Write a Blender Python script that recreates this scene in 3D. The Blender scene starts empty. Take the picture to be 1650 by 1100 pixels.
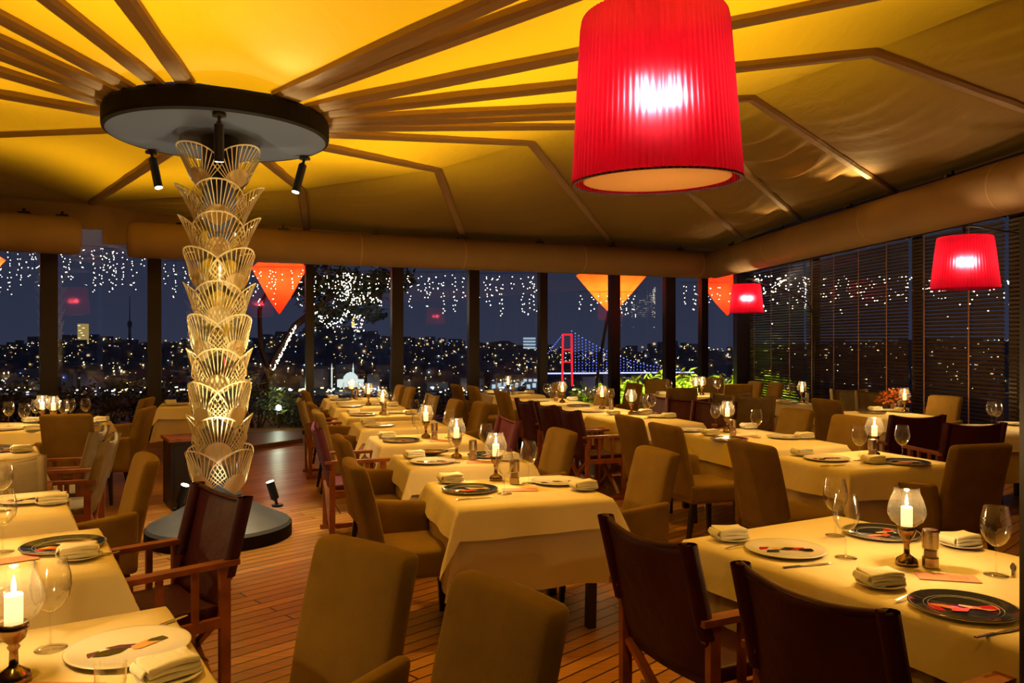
import bpy, bmesh, math, random
from mathutils import Vector, Matrix, Euler
random.seed(7)
PI = math.pi
def R(a): return math.radians(a)
scn = bpy.context.scene
COL = scn.collection

# ---------------------------------------------------------------- camera, world, exposure
F = 1283.0; EYE = 1.63
cd = bpy.data.cameras.new('camera'); cam = bpy.data.objects.new('camera', cd); COL.objects.link(cam)
cam.location = (0, 0, EYE); cam.rotation_euler = (R(90), 0, 0)
cd.sensor_width = 36; cd.lens = F / 1650 * 36; cd.clip_start = .05; cd.clip_end = 4000
scn.camera = cam
def at(px, py, z):
    d = (EYE - z) * F / (py - 550.0)
    return ((px - 825) / F * d, d)
scn.view_settings.view_transform = 'Standard'; scn.view_settings.look = 'None'
scn.view_settings.exposure = 0.14; scn.view_settings.gamma = 1; scn.view_settings.use_curve_mapping = False
cy = scn.cycles
cy.max_bounces = 7; cy.diffuse_bounces = 3; cy.glossy_bounces = 3; cy.transmission_bounces = 4
cy.transparent_max_bounces = 28; cy.sample_clamp_indirect = 3; cy.caustics_reflective = False; cy.caustics_refractive = False
cy.use_denoising = True
w = bpy.data.worlds.new('world'); scn.world = w; w.use_nodes = True
wn = w.node_tree; bg = wn.nodes['Background']
tc = wn.nodes.new('ShaderNodeTexCoord'); sx = wn.nodes.new('ShaderNodeSeparateXYZ'); rp = wn.nodes.new('ShaderNodeValToRGB')
wn.links.new(tc.outputs['Generated'], sx.inputs[0]); wn.links.new(sx.outputs['Z'], rp.inputs[0]); wn.links.new(rp.outputs[0], bg.inputs[0])
rp.color_ramp.elements[0].position = 0.0; rp.color_ramp.elements[0].color = (.030, .035, .064, 1)
rp.color_ramp.elements[1].position = .35; rp.color_ramp.elements[1].color = (.012, .013, .028, 1)
bg.inputs[1].default_value = 1.0

def light(kind, name, loc, power, color, radius=.05, target=None, angle=60, blend=.6, spread=None):
    l = bpy.data.lights.new(name, kind); l.energy = power; l.color = color
    o = bpy.data.objects.new(name, l); COL.objects.link(o); o.location = loc
    if kind in ('POINT', 'SPOT'): l.shadow_soft_size = radius
    if kind == 'SPOT': l.spot_size = R(angle); l.spot_blend = blend
    if target is not None:
        o.rotation_euler = (Vector(target) - Vector(loc)).to_track_quat('-Z', 'Y').to_euler()
    return o
GOLD = (1, .62, .06); WARM = (1, .63, .26); COOL = (1, .84, .50); CANDLE = (1, .62, .22)
CX, CY = -2.44, 6.65            # the decorated column
# added unseen lamps above the tent: they backlight the fabric so it glows
UP = .63
for (x, y, p) in [(-2.4, 5.0, 520), (-4.6, 6.6, 420), (-.4, 6.9, 520), (-2.2, 8.8, 420), (1.2, 5.2, 420), (-3.0, 3.2, 420), (-.4, 3.6, 420), (2.6, 3.6, 300), (-5.0, 9.6, 260), (-5.6, 4.6, 300), (-.3, 8.4, 260), (-1.6, 10.2, 230), (-4.2, 11.0, 260), (1.6, 6.8, 230), (3.3, 4.6, 230), (-7.0, 8.5, 260)]:
    light('SPOT', 'added_tent_backlight', (x, y, 5.6), p * UP, (1, .80, .34), .30, (x, y, 3.5), 130, 1.0)
light('SPOT', 'ceiling_uplight', (CX + .75, CY - .62, 3.30), 26, (1, .80, .45), .06, (CX + 1.0, CY - 1.45, 3.75), 75, .8)
# added warm spots below the tent, no fixtures, to brighten the tables
for (x, y, z, tx, ty, p) in [(-.6, 5.2, 3.8, .0, 4.6, 75), (-1.6, 8.0, 3.9, -.8, 7.2, 90), (-2.6, 10.6, 3.85, -1.7, 9.7, 85), (-3.0, 12.2, 3.8, -2.2, 11.8, 45),
                             (2.0, 4.6, 4.0, 1.9, 3.2, 95), (3.0, 6.8, 3.9, 2.5, 6.6, 85), (1.6, 9.8, 3.8, 1.3, 9.3, 95), (.6, 12.2, 3.8, .5, 12.0, 75),
                             (-3.0, 3.4, 4.0, -2.6, 3.7, 70), (-1.3, 1.4, 4.0, -1.5, 2.1, 48), (-5.0, 7.0, 3.9, -4.7, 7.4, 95), (4.25, 9.4, 3.7, 4.6, 9.4, 60), (3.2, 12.6, 3.7, 3.2, 12.4, 60),
                             (.3, .9, 3.9, .2, 2.6, 26)]:
    light('SPOT', 'added_table_fill', (x, y, 3.36), p * 2.1, (1, .53, .09), .10, (tx, ty, .75), 58, 1.0)
light('SPOT', 'duct_uplight', (4.42, 10.0, 3.40), 55, (1, .66, .26), .03, (3.3, 9.1, 3.92), 120, .9)
light('SPOT', 'duct_uplight', (4.20, 12.5, 3.36), 9, (1, .66, .26), .03, (3.6, 12.0, 3.85), 120, .9)

# ---------------------------------------------------------------- materials
MATS = {}
def nd(nt, t, **kw):
    n = nt.nodes.new(t)
    for k, v in kw.items(): setattr(n, k, v)
    return n
def mat(name, col, rough=.6, metal=0, spec=.5, noise=0, nscale=20, bump=0, bscale=40, sheen=0, emit=None, estr=0, trans=0, sss=0):
    m = bpy.data.materials.new(name); m.use_nodes = True; nt = m.node_tree; b = nt.nodes['Principled BSDF']
    b.inputs['Base Color'].default_value = (*col, 1); b.inputs['Roughness'].default_value = rough; b.inputs['Metallic'].default_value = metal
    b.inputs['Specular IOR Level'].default_value = spec
    if sheen: b.inputs['Sheen Weight'].default_value = sheen; b.inputs['Sheen Roughness'].default_value = .4; b.inputs['Sheen Tint'].default_value = (*[min(1, c * 3) for c in col], 1)
    if emit: b.inputs['Emission Color'].default_value = (*emit, 1); b.inputs['Emission Strength'].default_value = estr
    tcn = nd(nt, 'ShaderNodeTexCoord')
    if noise:
        n = nd(nt, 'ShaderNodeTexNoise'); n.inputs['Scale'].default_value = nscale; n.inputs['Detail'].default_value = 4
        nt.links.new(tcn.outputs['Object'], n.inputs['Vector'])
        r = nd(nt, 'ShaderNodeValToRGB'); r.color_ramp.elements[0].position = .3; r.color_ramp.elements[1].position = .7
        r.color_ramp.elements[0].color = (*[c * (1 - noise) for c in col], 1); r.color_ramp.elements[1].color = (*[min(1, c * (1 + noise)) for c in col], 1)
        nt.links.new(n.outputs['Fac'], r.inputs[0]); nt.links.new(r.outputs[0], b.inputs['Base Color'])
    if bump:
        n2 = nd(nt, 'ShaderNodeTexNoise'); n2.inputs['Scale'].default_value = bscale; n2.inputs['Detail'].default_value = 3
        nt.links.new(tcn.outputs['Object'], n2.inputs['Vector'])
        bp = nd(nt, 'ShaderNodeBump'); bp.inputs['Strength'].default_value = bump; bp.inputs['Distance'].default_value = .02
        nt.links.new(n2.outputs['Fac'], bp.inputs['Height']); nt.links.new(bp.outputs[0], b.inputs['Normal'])
    if trans:
        t = nd(nt, 'ShaderNodeBsdfTranslucent'); t.inputs[0].default_value = (*col, 1); mx = nd(nt, 'ShaderNodeMixShader'); mx.inputs[0].default_value = trans
        out = nt.nodes['Material Output']
        nt.links.new(b.outputs[0], mx.inputs[1]); nt.links.new(t.outputs[0], mx.inputs[2]); nt.links.new(mx.outputs[0], out.inputs[0])
    MATS[name] = m
    return m
def glass(name, base=.04, tint=(1, 1, 1), ior=1.45, rough=.0, pw_=4.5, haze=0):
    m = bpy.data.materials.new(name); m.use_nodes = True; nt = m.node_tree; nt.nodes.clear()
    out = nd(nt, 'ShaderNodeOutputMaterial'); tr = nd(nt, 'ShaderNodeBsdfTransparent'); gl = nd(nt, 'ShaderNodeBsdfGlossy')
    tr.inputs[0].default_value = (*tint, 1); gl.inputs['Roughness'].default_value = rough; gl.inputs['Color'].default_value = (1, 1, 1, 1)
    fr = nd(nt, 'ShaderNodeLayerWeight'); fr.inputs['Blend'].default_value = .5; pw = nd(nt, 'ShaderNodeMath', operation='POWER'); pw.inputs[1].default_value = pw_; ml = nd(nt, 'ShaderNodeMath', operation='MULTIPLY'); ml.inputs[1].default_value = .95
    nt.links.new(fr.outputs['Facing'], pw.inputs[0]); nt.links.new(pw.outputs[0], ml.inputs[0])
    ad = nd(nt, 'ShaderNodeMath', operation='ADD', use_clamp=True); ad.inputs[1].default_value = base
    mx = nd(nt, 'ShaderNodeMixShader')
    nt.links.new(ml.outputs[0], ad.inputs[0]); nt.links.new(ad.outputs[0], mx.inputs[0]); nt.links.new(tr.outputs[0], mx.inputs[1]); nt.links.new(gl.outputs[0], mx.inputs[2]); nt.links.new(mx.outputs[0], out.inputs[0])
    if haze:
        tl = nd(nt, 'ShaderNodeBsdfTranslucent'); tl.inputs[0].default_value = (1, .95, .85, 1); m2 = nd(nt, 'ShaderNodeMixShader'); m2.inputs[0].default_value = haze
        nt.links.new(mx.outputs[0], m2.inputs[1]); nt.links.new(tl.outputs[0], m2.inputs[2]); nt.links.new(m2.outputs[0], out.inputs[0])
    MATS[name] = m; return m
def emis(name, col, s, sample=False, clear=False):
    m = bpy.data.materials.new(name); m.use_nodes = True; nt = m.node_tree; nt.nodes.clear()
    out = nd(nt, 'ShaderNodeOutputMaterial'); e = nd(nt, 'ShaderNodeEmission'); e.inputs[0].default_value = (*col, 1); e.inputs[1].default_value = s
    if clear:      # flames and lit bulbs let light through
        t = nd(nt, 'ShaderNodeBsdfTransparent'); ad = nd(nt, 'ShaderNodeAddShader'); nt.links.new(t.outputs[0], ad.inputs[0]); nt.links.new(e.outputs[0], ad.inputs[1]); nt.links.new(ad.outputs[0], out.inputs[0])
    else: nt.links.new(e.outputs[0], out.inputs[0])
    m.cycles.emission_sampling = 'AUTO' if sample else 'NONE'
    MATS[name] = m; return m

M_velvet = mat('olive_velvet', (.205, .118, .019), .85, spec=.2, noise=.16, nscale=5, bump=.15, bscale=250, sheen=.35)
M_maroon = mat('maroon_canvas', (.048, .002, .009), .55, spec=.35, noise=.2, nscale=6, bump=.3, bscale=14)
M_plum = mat('plum_canvas', (.12, .022, .05), .6, spec=.3, noise=.2, nscale=6, bump=.3, bscale=14)
M_khaki = mat('khaki_canvas', (.27, .20, .10), .7, spec=.3, noise=.15, nscale=7, bump=.3, bscale=14)
M_wood = mat('teak_wood', (.30, .085, .018), .42, noise=.35, nscale=9, bump=.05)
M_darkwood = mat('dark_wood', (.018, .009, .006), .35)
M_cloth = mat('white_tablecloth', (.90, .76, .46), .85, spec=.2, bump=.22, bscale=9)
M_skirt = mat('ivory_skirt_shaded', (.60, .47, .28), .85, spec=.2, bump=.25, bscale=7)  # tan tone has the shade below the overlay cloth painted in
M_napkin = mat('napkin_linen', (.92, .86, .70), .9, spec=.1, bump=.25, bscale=60)
M_chinaw = mat('white_china', (.86, .80, .66), .14, spec=.6)
M_chinad = mat('black_blue_china', (.02, .025, .045), .07, spec=.7)
M_steel = mat('brushed_steel', (.60, .50, .42), .26, metal=1, bump=.04, bscale=200)
M_bronze = mat('polished_bronze', (.36, .24, .15), .18, metal=1)
M_gold = mat('gold_metal', (.90, .72, .34), .38, metal=.45)
M_mirror = mat('polished_pole', (.55, .58, .66), .12, metal=1)
M_grey = mat('grey_painted_metal', (.12, .14, .18), .42, spec=.5, metal=.3, noise=.12, nscale=5)
M_black = mat('black_metal', (.010, .010, .011), .35)
M_disc = mat('dark_rim', (.009, .007, .004), .7, spec=.15)
M_wax = mat('candle_wax', (.95, .85, .62), .5, emit=(1, .62, .25), estr=1.6)
M_flame = emis('flame', (1, .70, .32), 30, clear=True)
M_lens = emis('spot_lens', (1, .96, .88), 30)
M_glass = glass('drinking_glass', .05, rough=.05, pw_=1.7, haze=.006)
M_globe = glass('globe_glass', .05, rough=.05, pw_=2.2, haze=.010)
M_pane = glass('window_glass', .045, (.93, .94, .96), 1.42)
M_post = mat('dark_bronze_frame', (.020, .010, .008), .4, spec=.4)
M_duct = mat('cream_duct', (.36, .23, .10), .55, spec=.3, noise=.06, nscale=2)
M_valance = mat('cream_valance', (.50, .34, .15), .8)
M_beam = mat('dark_beam', (.035, .017, .012), .45)
M_menu = mat('pink_menu_paper', (.80, .34, .22), .6)
M_print = mat('printed_text', (.22, .05, .04), .7)
M_red_c = mat('motif_red', (.65, .02, .02), .12); M_yel_c = mat('motif_yellow', (.85, .50, .04), .12)
M_blk_c = mat('motif_black', (.01, .01, .012), .12); M_org_c = mat('motif_orange', (.85, .16, .02), .12)
M_wht_c = mat('motif_white', (.85, .8, .7), .12); M_pur_c = mat('motif_purple', (.10, .015, .09), .12)
M_cream_c = mat('motif_cream', (.8, .42, .16), .12)
M_slat = mat('blind_slat', (.06, .032, .016), .4, metal=.0, spec=.5)
M_cord = mat('blind_cord', (.50, .26, .17), .6)
M_hill = mat('night_hillside', (.16, .19, .24), .9)
M_water = mat('night_water', (.010, .016, .035), .18)
M_bld = mat('night_building', (.26, .26, .30), .8)
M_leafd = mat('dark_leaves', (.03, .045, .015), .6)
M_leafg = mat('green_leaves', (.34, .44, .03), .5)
M_bark = mat('bark', (.035, .018, .010), .9)
M_petal = mat('orange_petal', (.75, .20, .03), .5, trans=.3)
M_wire = mat('black_wire', (.01, .01, .01), .6)
M_cool_e = None

def fabric_mat():
    m = bpy.data.materials.new('tent_fabric'); m.use_nodes = True; nt = m.node_tree; b = nt.nodes['Principled BSDF']
    b.inputs['Base Color'].default_value = (.52, .32, .12, 1); b.inputs['Roughness'].default_value = .8; b.inputs['Specular IOR Level'].default_value = .15
    tcn = nd(nt, 'ShaderNodeTexCoord'); mp = nd(nt, 'ShaderNodeMapping'); mp.inputs['Scale'].default_value = (1.0, .55, .6); mp.inputs['Rotation'].default_value = (0, 0, R(38))
    n = nd(nt, 'ShaderNodeTexNoise'); n.inputs['Scale'].default_value = 1.6; n.inputs['Detail'].default_value = 3; n.inputs['Distortion'].default_value = .5
    n2 = nd(nt, 'ShaderNodeTexNoise'); n2.inputs['Scale'].default_value = 6; n2.inputs['Detail'].default_value = 3; n2.inputs['Distortion'].default_value = 1.2
    a = nd(nt, 'ShaderNodeMath', operation='MULTIPLY'); a.inputs[1].default_value = .18
    s = nd(nt, 'ShaderNodeMath', operation='ADD')
    nt.links.new(tcn.outputs['Object'], mp.inputs[0]); nt.links.new(mp.outputs[0], n.inputs['Vector']); nt.links.new(mp.outputs[0], n2.inputs['Vector'])
    nt.links.new(n2.outputs['Fac'], a.inputs[0]); nt.links.new(n.outputs['Fac'], s.inputs[0]); nt.links.new(a.outputs[0], s.inputs[1])
    bp = nd(nt, 'ShaderNodeBump'); bp.inputs['Strength'].default_value = .35; bp.inputs['Distance'].default_value = .12
    nt.links.new(s.outputs[0], bp.inputs['Height']); nt.links.new(bp.outputs[0], b.inputs['Normal'])
    t = nd(nt, 'ShaderNodeBsdfTranslucent'); t.inputs[0].default_value = (.95, .52, .012, 1); mx = nd(nt, 'ShaderNodeMixShader'); mx.inputs[0].default_value = .45
    nt.links.new(bp.outputs[0], t.inputs['Normal'])
    out = nt.nodes['Material Output']; nt.links.new(b.outputs[0], mx.inputs[1]); nt.links.new(t.outputs[0], mx.inputs[2]); nt.links.new(mx.outputs[0], out.inputs[0])
    return m
M_tent = fabric_mat()
M_sleeve = mat('rib_sleeve', (.40, .26, .12), .7, bump=.4, bscale=10)

def deck_mat():
    m = bpy.data.materials.new('teak_deck'); m.use_nodes = True; nt = m.node_tree; b = nt.nodes['Principled BSDF']
    tcn = nd(nt, 'ShaderNodeTexCoord'); mp = nd(nt, 'ShaderNodeMapping'); mp.inputs['Rotation'].default_value = (0, 0, R(-45))
    br = nd(nt, 'ShaderNodeTexBrick'); br.offset = .37; br.inputs['Scale'].default_value = 1; br.inputs['Brick Width'].default_value = 2.4; br.inputs['Row Height'].default_value = .098
    br.inputs['Mortar Size'].default_value = .0065; br.inputs['Mortar Smooth'].default_value = .3; br.inputs['Bias'].default_value = 0
    br.inputs['Color1'].default_value = (.62, .30, .065, 1); br.inputs['Color2'].default_value = (.38, .16, .032, 1); br.inputs['Mortar'].default_value = (.03, .010, .004, 1)
    mp2 = nd(nt, 'ShaderNodeMapping'); mp2.inputs['Rotation'].default_value = (0, 0, R(-45)); mp2.inputs['Scale'].default_value = (1.2, 22, 1)
    n = nd(nt, 'ShaderNodeTexNoise'); n.inputs['Scale'].default_value = 2.2; n.inputs['Detail'].default_value = 5
    mix = nd(nt, 'ShaderNodeMix', data_type='RGBA', blend_type='MULTIPLY'); mix.inputs['Factor'].default_value = .65
    rr = nd(nt, 'ShaderNodeValToRGB'); rr.color_ramp.elements[0].position = .3; rr.color_ramp.elements[0].color = (.55, .5, .45, 1); rr.color_ramp.elements[1].position = .7; rr.color_ramp.elements[1].color = (1.0, 1, 1, 1)
    L = nt.links.new
    L(tcn.outputs['Object'], mp.inputs[0]); L(mp.outputs[0], br.inputs['Vector']); L(tcn.outputs['Object'], mp2.inputs[0]); L(mp2.outputs[0], n.inputs['Vector'])
    L(n.outputs['Fac'], rr.inputs[0]); L(br.outputs['Color'], mix.inputs['A']); L(rr.outputs[0], mix.inputs['B']); L(mix.outputs['Result'], b.inputs['Base Color'])
    b.inputs['Roughness'].default_value = .33
    bp = nd(nt, 'ShaderNodeBump'); bp.inputs['Strength'].default_value = .6; bp.inputs['Distance'].default_value = .006; bp.invert = True
    L(br.outputs['Fac'], bp.inputs['Height']); L(bp.outputs[0], b.inputs['Normal'])
    return m
M_deck = deck_mat()

def shade_mat(name, col, tw=.75, fwd=0, fcol=None):
    m = bpy.data.materials.new(name); m.use_nodes = True; nt = m.node_tree; nt.nodes.clear(); L = nt.links.new
    out = nd(nt, 'ShaderNodeOutputMaterial'); t = nd(nt, 'ShaderNodeBsdfTranslucent'); d = nd(nt, 'ShaderNodeBsdfDiffuse'); mx = nd(nt, 'ShaderNodeMixShader'); mx.inputs[0].default_value = tw
    t.inputs[0].default_value = (*col, 1); d.inputs[0].default_value = (*col, 1)
    L(d.outputs[0], mx.inputs[1]); L(t.outputs[0], mx.inputs[2]); last = mx
    if fwd:
        r = nd(nt, 'ShaderNodeBsdfRefraction'); r.inputs['IOR'].default_value = 1.25; r.inputs['Roughness'].default_value = .55; r.inputs['Color'].default_value = (*fcol, 1); r.distribution = 'GGX'
        m2 = nd(nt, 'ShaderNodeMixShader'); m2.inputs[0].default_value = fwd; L(mx.outputs[0], m2.inputs[1]); L(r.outputs[0], m2.inputs[2]); last = m2
    L(last.outputs[0], out.inputs[0])
    MATS[name] = m; return m
M_shade = shade_mat('red_pleated_shade', (.42, .002, .014), .8, .50, (.95, .07, .16))
M_diffuser = shade_mat('cream_diffuser', (.95, .70, .36), .85)
M_lant_r = shade_mat('red_lantern_fabric', (.85, .06, .015), .8)
M_lant_o = shade_mat('orange_lantern_fabric', (.95, .15, .02), .8)

# ---------------------------------------------------------------- mesh helpers
class MB:
    def __init__(s): s.v = []; s.f = []
    def add(s, vs, fs):
        o = len(s.v); s.v.extend([tuple(v) for v in vs]); s.f.extend([tuple(i + o for i in f) for f in fs]); return s
    def box(s, c, d, rot=None):
        x, y, z = d[0] / 2, d[1] / 2, d[2] / 2
        vs = [Vector((a, b, e)) for a in (-x, x) for b in (-y, y) for e in (-z, z)]
        if rot is not None: vs = [rot @ v for v in vs]
        vs = [v + Vector(c) for v in vs]
        return s.add(vs, [(0, 1, 3, 2), (4, 6, 7, 5), (0, 4, 5, 1), (2, 3, 7, 6), (0, 2, 6, 4), (1, 5, 7, 3)])
    def bar(s, a, b, wx, wy, up=(0, 0, 1)):
        a, b = Vector(a), Vector(b); d = b - a; n = d.normalized(); u = Vector(up)
        if abs(n.dot(u)) > .97: u = Vector((0, 1, 0))
        sxx = n.cross(u).normalized(); syy = sxx.cross(n).normalized()
        vs = []
        for p in (a, b):
            for i, j in ((-1, -1), (1, -1), (1, 1), (-1, 1)): vs.append(p + sxx * wx / 2 * i + syy * wy / 2 * j)
        return s.add(vs, [(0, 3, 2, 1), (4, 5, 6, 7), (0, 1, 5, 4), (1, 2, 6, 5), (2, 3, 7, 6), (3, 0, 4, 7)])
    def tube(s, pts, r, n=8):
        pts = [Vector(p) for p in pts]; rs = r if isinstance(r, (list, tuple)) else [r] * len(pts)
        base = len(s.v); prev = None
        for i, p in enumerate(pts):
            t = (pts[min(i + 1, len(pts) - 1)] - pts[max(i - 1, 0)]).normalized()
            if prev is None:
                u = t.cross(Vector((0, 0, 1)))
                if u.length < .05: u = t.cross(Vector((1, 0, 0)))
                u.normalize()
            else: u = (prev - t * prev.dot(t)).normalized()
            prev = u; v = t.cross(u)
            for k in range(n): s.v.append(tuple(p + (u * math.cos(2 * PI * k / n) + v * math.sin(2 * PI * k / n)) * rs[i]))
        for i in range(len(pts) - 1):
            for k in range(n):
                k2 = (k + 1) % n; s.f.append((base + i * n + k, base + i * n + k2, base + (i + 1) * n + k2, base + (i + 1) * n + k))
        s.f.append(tuple(base + k for k in reversed(range(n)))); e = base + (len(pts) - 1) * n; s.f.append(tuple(e + k for k in range(n)))
        return s
    def lathe(s, prof, n=24, c=(0, 0, 0), caps=True, rad=None):
        base = len(s.v)
        for (r, z) in prof:
            for k in range(n):
                q = rad(k / n) if rad else 1
                s.v.append((c[0] + r * q * math.cos(2 * PI * k / n), c[1] + r * q * math.sin(2 * PI * k / n), c[2] + z))
        for i in range(len(prof) - 1):
            for k in range(n):
                k2 = (k + 1) % n; s.f.append((base + i * n + k, base + i * n + k2, base + (i + 1) * n + k2, base + (i + 1) * n + k))
        if caps:
            if prof[0][0] > 1e-5: s.f.append(tuple(base + k for k in reversed(range(n))))
            e = base + (len(prof) - 1) * n
            if prof[-1][0] > 1e-5: s.f.append(tuple(e + k for k in range(n)))
        return s
    def grid(s, fn, nu, nv):
        b = len(s.v)
        for i in range(nu + 1):
            for j in range(nv + 1): s.v.append(tuple(fn(i / nu, j / nv)))
        for i in range(nu):
            for j in range(nv): s.f.append((b + i * (nv + 1) + j, b + (i + 1) * (nv + 1) + j, b + (i + 1) * (nv + 1) + j + 1, b + i * (nv + 1) + j + 1))
        return s
    def octa(s, c, r):
        x, y, z = c
        return s.add([(x + r, y, z), (x - r, y, z), (x, y + r, z), (x, y - r, z), (x, y, z + r), (x, y, z - r)],
                     [(0, 2, 4), (2, 1, 4), (1, 3, 4), (3, 0, 4), (2, 0, 5), (1, 2, 5), (3, 1, 5), (0, 3, 5)])
    def mesh(s, name, m, smooth=False, weld=False):
        me = bpy.data.meshes.new(name); me.from_pydata(s.v, [], s.f); me.update()
        if weld:
            bm = bmesh.new(); bm.from_mesh(me); bmesh.ops.remove_doubles(bm, verts=bm.verts, dist=1e-5); bmesh.ops.recalc_face_normals(bm, faces=bm.faces); bm.to_mesh(me); bm.free()
        if smooth:
            me.polygons.foreach_set('use_smooth', [True] * len(me.polygons)); me.update()
        if m: me.materials.append(m)
        return me
def soft_box(hx, hy, hz, r, n=5, fn=None, c=(0, 0, 0)):
    """rounded box as welded grid, deformed by fn"""
    def axis(h):
        rr = min(r, h * .999)
        a = [-h, -h + rr * .3, -h + rr]; inner = [-h + rr + (2 * h - 2 * rr) * k / n for k in range(1, n)]
        return a + inner + [h - rr, h - rr * .3, h]
    X, Y, Z = axis(hx), axis(hy), axis(hz); m = MB()
    def put(p):
        q = Vector([max(-h + min(r, h * .999), min(h - min(r, h * .999), v)) for h, v in zip((hx, hy, hz), p)])
        d = Vector(p) - q
        if d.length > 1e-9: d = d.normalized() * r
        o = q + d
        if fn: o = Vector(fn(o))
        return o + Vector(c)
    def face(A, B, mk, flip):
        vs = [put(mk(a, b)) for a in A for b in B]; nb = len(B); fs = []
        for i in range(len(A) - 1):
            for j in range(nb - 1):
                q = (i * nb + j, (i + 1) * nb + j, (i + 1) * nb + j + 1, i * nb + j + 1); fs.append(q[::-1] if flip else q)
        m.add(vs, fs)
    face(X, Y, lambda a, b: (a, b, hz), False); face(X, Y, lambda a, b: (a, b, -hz), True)
    face(Y, Z, lambda a, b: (hx, a, b), False); face(Y, Z, lambda a, b: (-hx, a, b), True)
    face(X, Z, lambda a, b: (a, -hy, b), False); face(X, Z, lambda a, b: (a, hy, b), True)
    return m
def link(name, me, parent=None):
    o = bpy.data.objects.new(name, me); COL.objects.link(o)
    if parent is not None: o.parent = parent
    return o
def ob(name, mb, m, parent=None, smooth=False, weld=False, solid=0):
    o = link(name, mb.mesh(name, m, smooth, weld), parent)
    if solid:
        md = o.modifiers.new('thickness', 'SOLIDIFY'); md.thickness = solid; md.offset = 0
    return o
def tag(o, label=None, cat=None, group=None, kind=None):
    if label: o['label'] = label
    if cat: o['category'] = cat
    if group: o['group'] = group
    if kind: o['kind'] = kind
    return o
def empty(name, loc=(0, 0, 0), rz=0):
    o = bpy.data.objects.new(name, None); COL.objects.link(o); o.location = loc; o.rotation_euler = (0, 0, rz); o.empty_display_size = .1; return o
KIDS = {}
def copy_tree(o, parent=None):
    c = o.copy(); COL.objects.link(c)
    if parent is not None: c.parent = parent
    for ch in list(KIDS.get(o.name, [])) or [k for k in o.children]: copy_tree(ch, c)
    return c
USED = {}
def place(proto, loc, rz, label, group=None, cat=None, scale=None):
    """first call moves the prototype itself, later ones copy thing and parts"""
    if proto.name not in USED: USED[proto.name] = 1; o = proto
    else: o = copy_tree(proto)
    o.location = loc; o.rotation_euler = (0, 0, rz)
    if scale: o.scale = scale
    tag(o, label, cat, group); return o
def struct(name, mb, m, parent=None, **k):
    o = ob(name, mb, m, parent, **k)
    if parent is None: o['kind'] = 'structure'
    return o

# ---------------------------------------------------------------- room shell
A0 = (-9.6, 10.7); A1 = (-6.58, 12.80); A2 = (5.08, 17.56)       # window wall corners
def rw(d): return 6.685 - .0912 * d                              # right wall
A3 = (rw(-1.5), -1.5)
struct('floor', MB().add([(-13, -4, 0), (8, -4, 0), (8, 18.4, 0), (-13, 18.4, 0), (-13, -4, -.1), (8, -4, -.1), (8, 18.4, -.1), (-13, 18.4, -.1)],
       [(0, 1, 2, 3), (7, 6, 5, 4), (0, 4, 5, 1), (1, 5, 6, 2), (2, 6, 7, 3), (3, 7, 4, 0)]), M_deck)
def wall_band(name, a, b, z0, z1, th, m):
    mb = MB(); mb.bar((a[0], a[1], (z0 + z1) / 2), (b[0], b[1], (z0 + z1) / 2), th, z1 - z0); return struct(name, mb, m)
wall_band('wall_back_left', A0, A1, 3.42, 4.0, .10, M_valance)
wall_band('wall_back', A1, A2, 3.20, 4.0, .10, M_valance)
wall_band('wall_right', A2, A3, 3.13, 4.2, .10, M_beam)
wall_band('baseboard_back', A1, A2, 0, .07, .12, M_post); wall_band('baseboard_back_left', A0, A1, 0, .07, .12, M_post); wall_band('baseboard_right', A2, A3, 0, .10, .12, M_post)
def wall_left():
    mb = MB(); mb.bar((-12.5, -3.5, 2), (-9.6, 10.7, 2), .12, 4); return mb
struct('wall_left', wall_left(), M_beam)
struct('wall_front', MB().box((-2.4, -3.6, 2.05), (21, .12, 4.1)), M_beam)
# posts : (pixel x left, right) on the window wall
def hit(px):
    u = (px - 825) / F
    best = None
    for P0, P1 in ((A0, A1), (A1, A2), (A2, A3)):
        dx, dy = P1[0] - P0[0], P1[1] - P0[1]
        t = (u * P0[1] - P0[0]) / (dx - u * dy)
        if -.001 <= t <= 1.001:
            y = P0[1] + t * dy
            if y > 0 and (best is None or y < best[1]): best = (P0[0] + t * dx, y, math.atan2(dy, dx))
    return best
posts = [(62, 95), (236, 262), (378, 399), (491, 506), (629, 650), (753, 772), (867, 881), (981, 998), (1069, 1087), (1127, 1139)]
pts = []
tn = 0
for (a, b) in posts:
    h0, h1 = hit(a), hit(b); wdt = math.hypot(h1[0] - h0[0], h1[1] - h0[1]); c = ((h0[0] + h1[0]) / 2, (h0[1] + h1[1]) / 2)
    tn += 1
    mb = MB(); mb.box((0, 0, 0), (max(.10, wdt * .86), .14, 3.42)); o = struct('trim_%d' % tn, mb, M_post); o.location = (c[0], c[1], 1.71); o.rotation_euler = (0, 0, h0[2])
    pts.append((c[0], c[1]))
tn += 1
mb = MB(); mb.box((0, 0, 0), (.34, .3, 3.2)); o = struct('trim_%d' % tn, mb, M_post); o.location = (A2[0] - .02, A2[1] - .1, 1.6)
rposts = []
for px in (1313, 1478, 1640):
    h = hit(px); tn += 1; mb = MB(); mb.box((0, 0, 0), (.13 if px != 1478 else .05, .12, 3.14)); o = struct('trim_%d' % tn, mb, M_post); o.location = (h[0], h[1], 1.57); o.rotation_euler = (0, 0, h[2]); rposts.append((h[0], h[1]))
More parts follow.
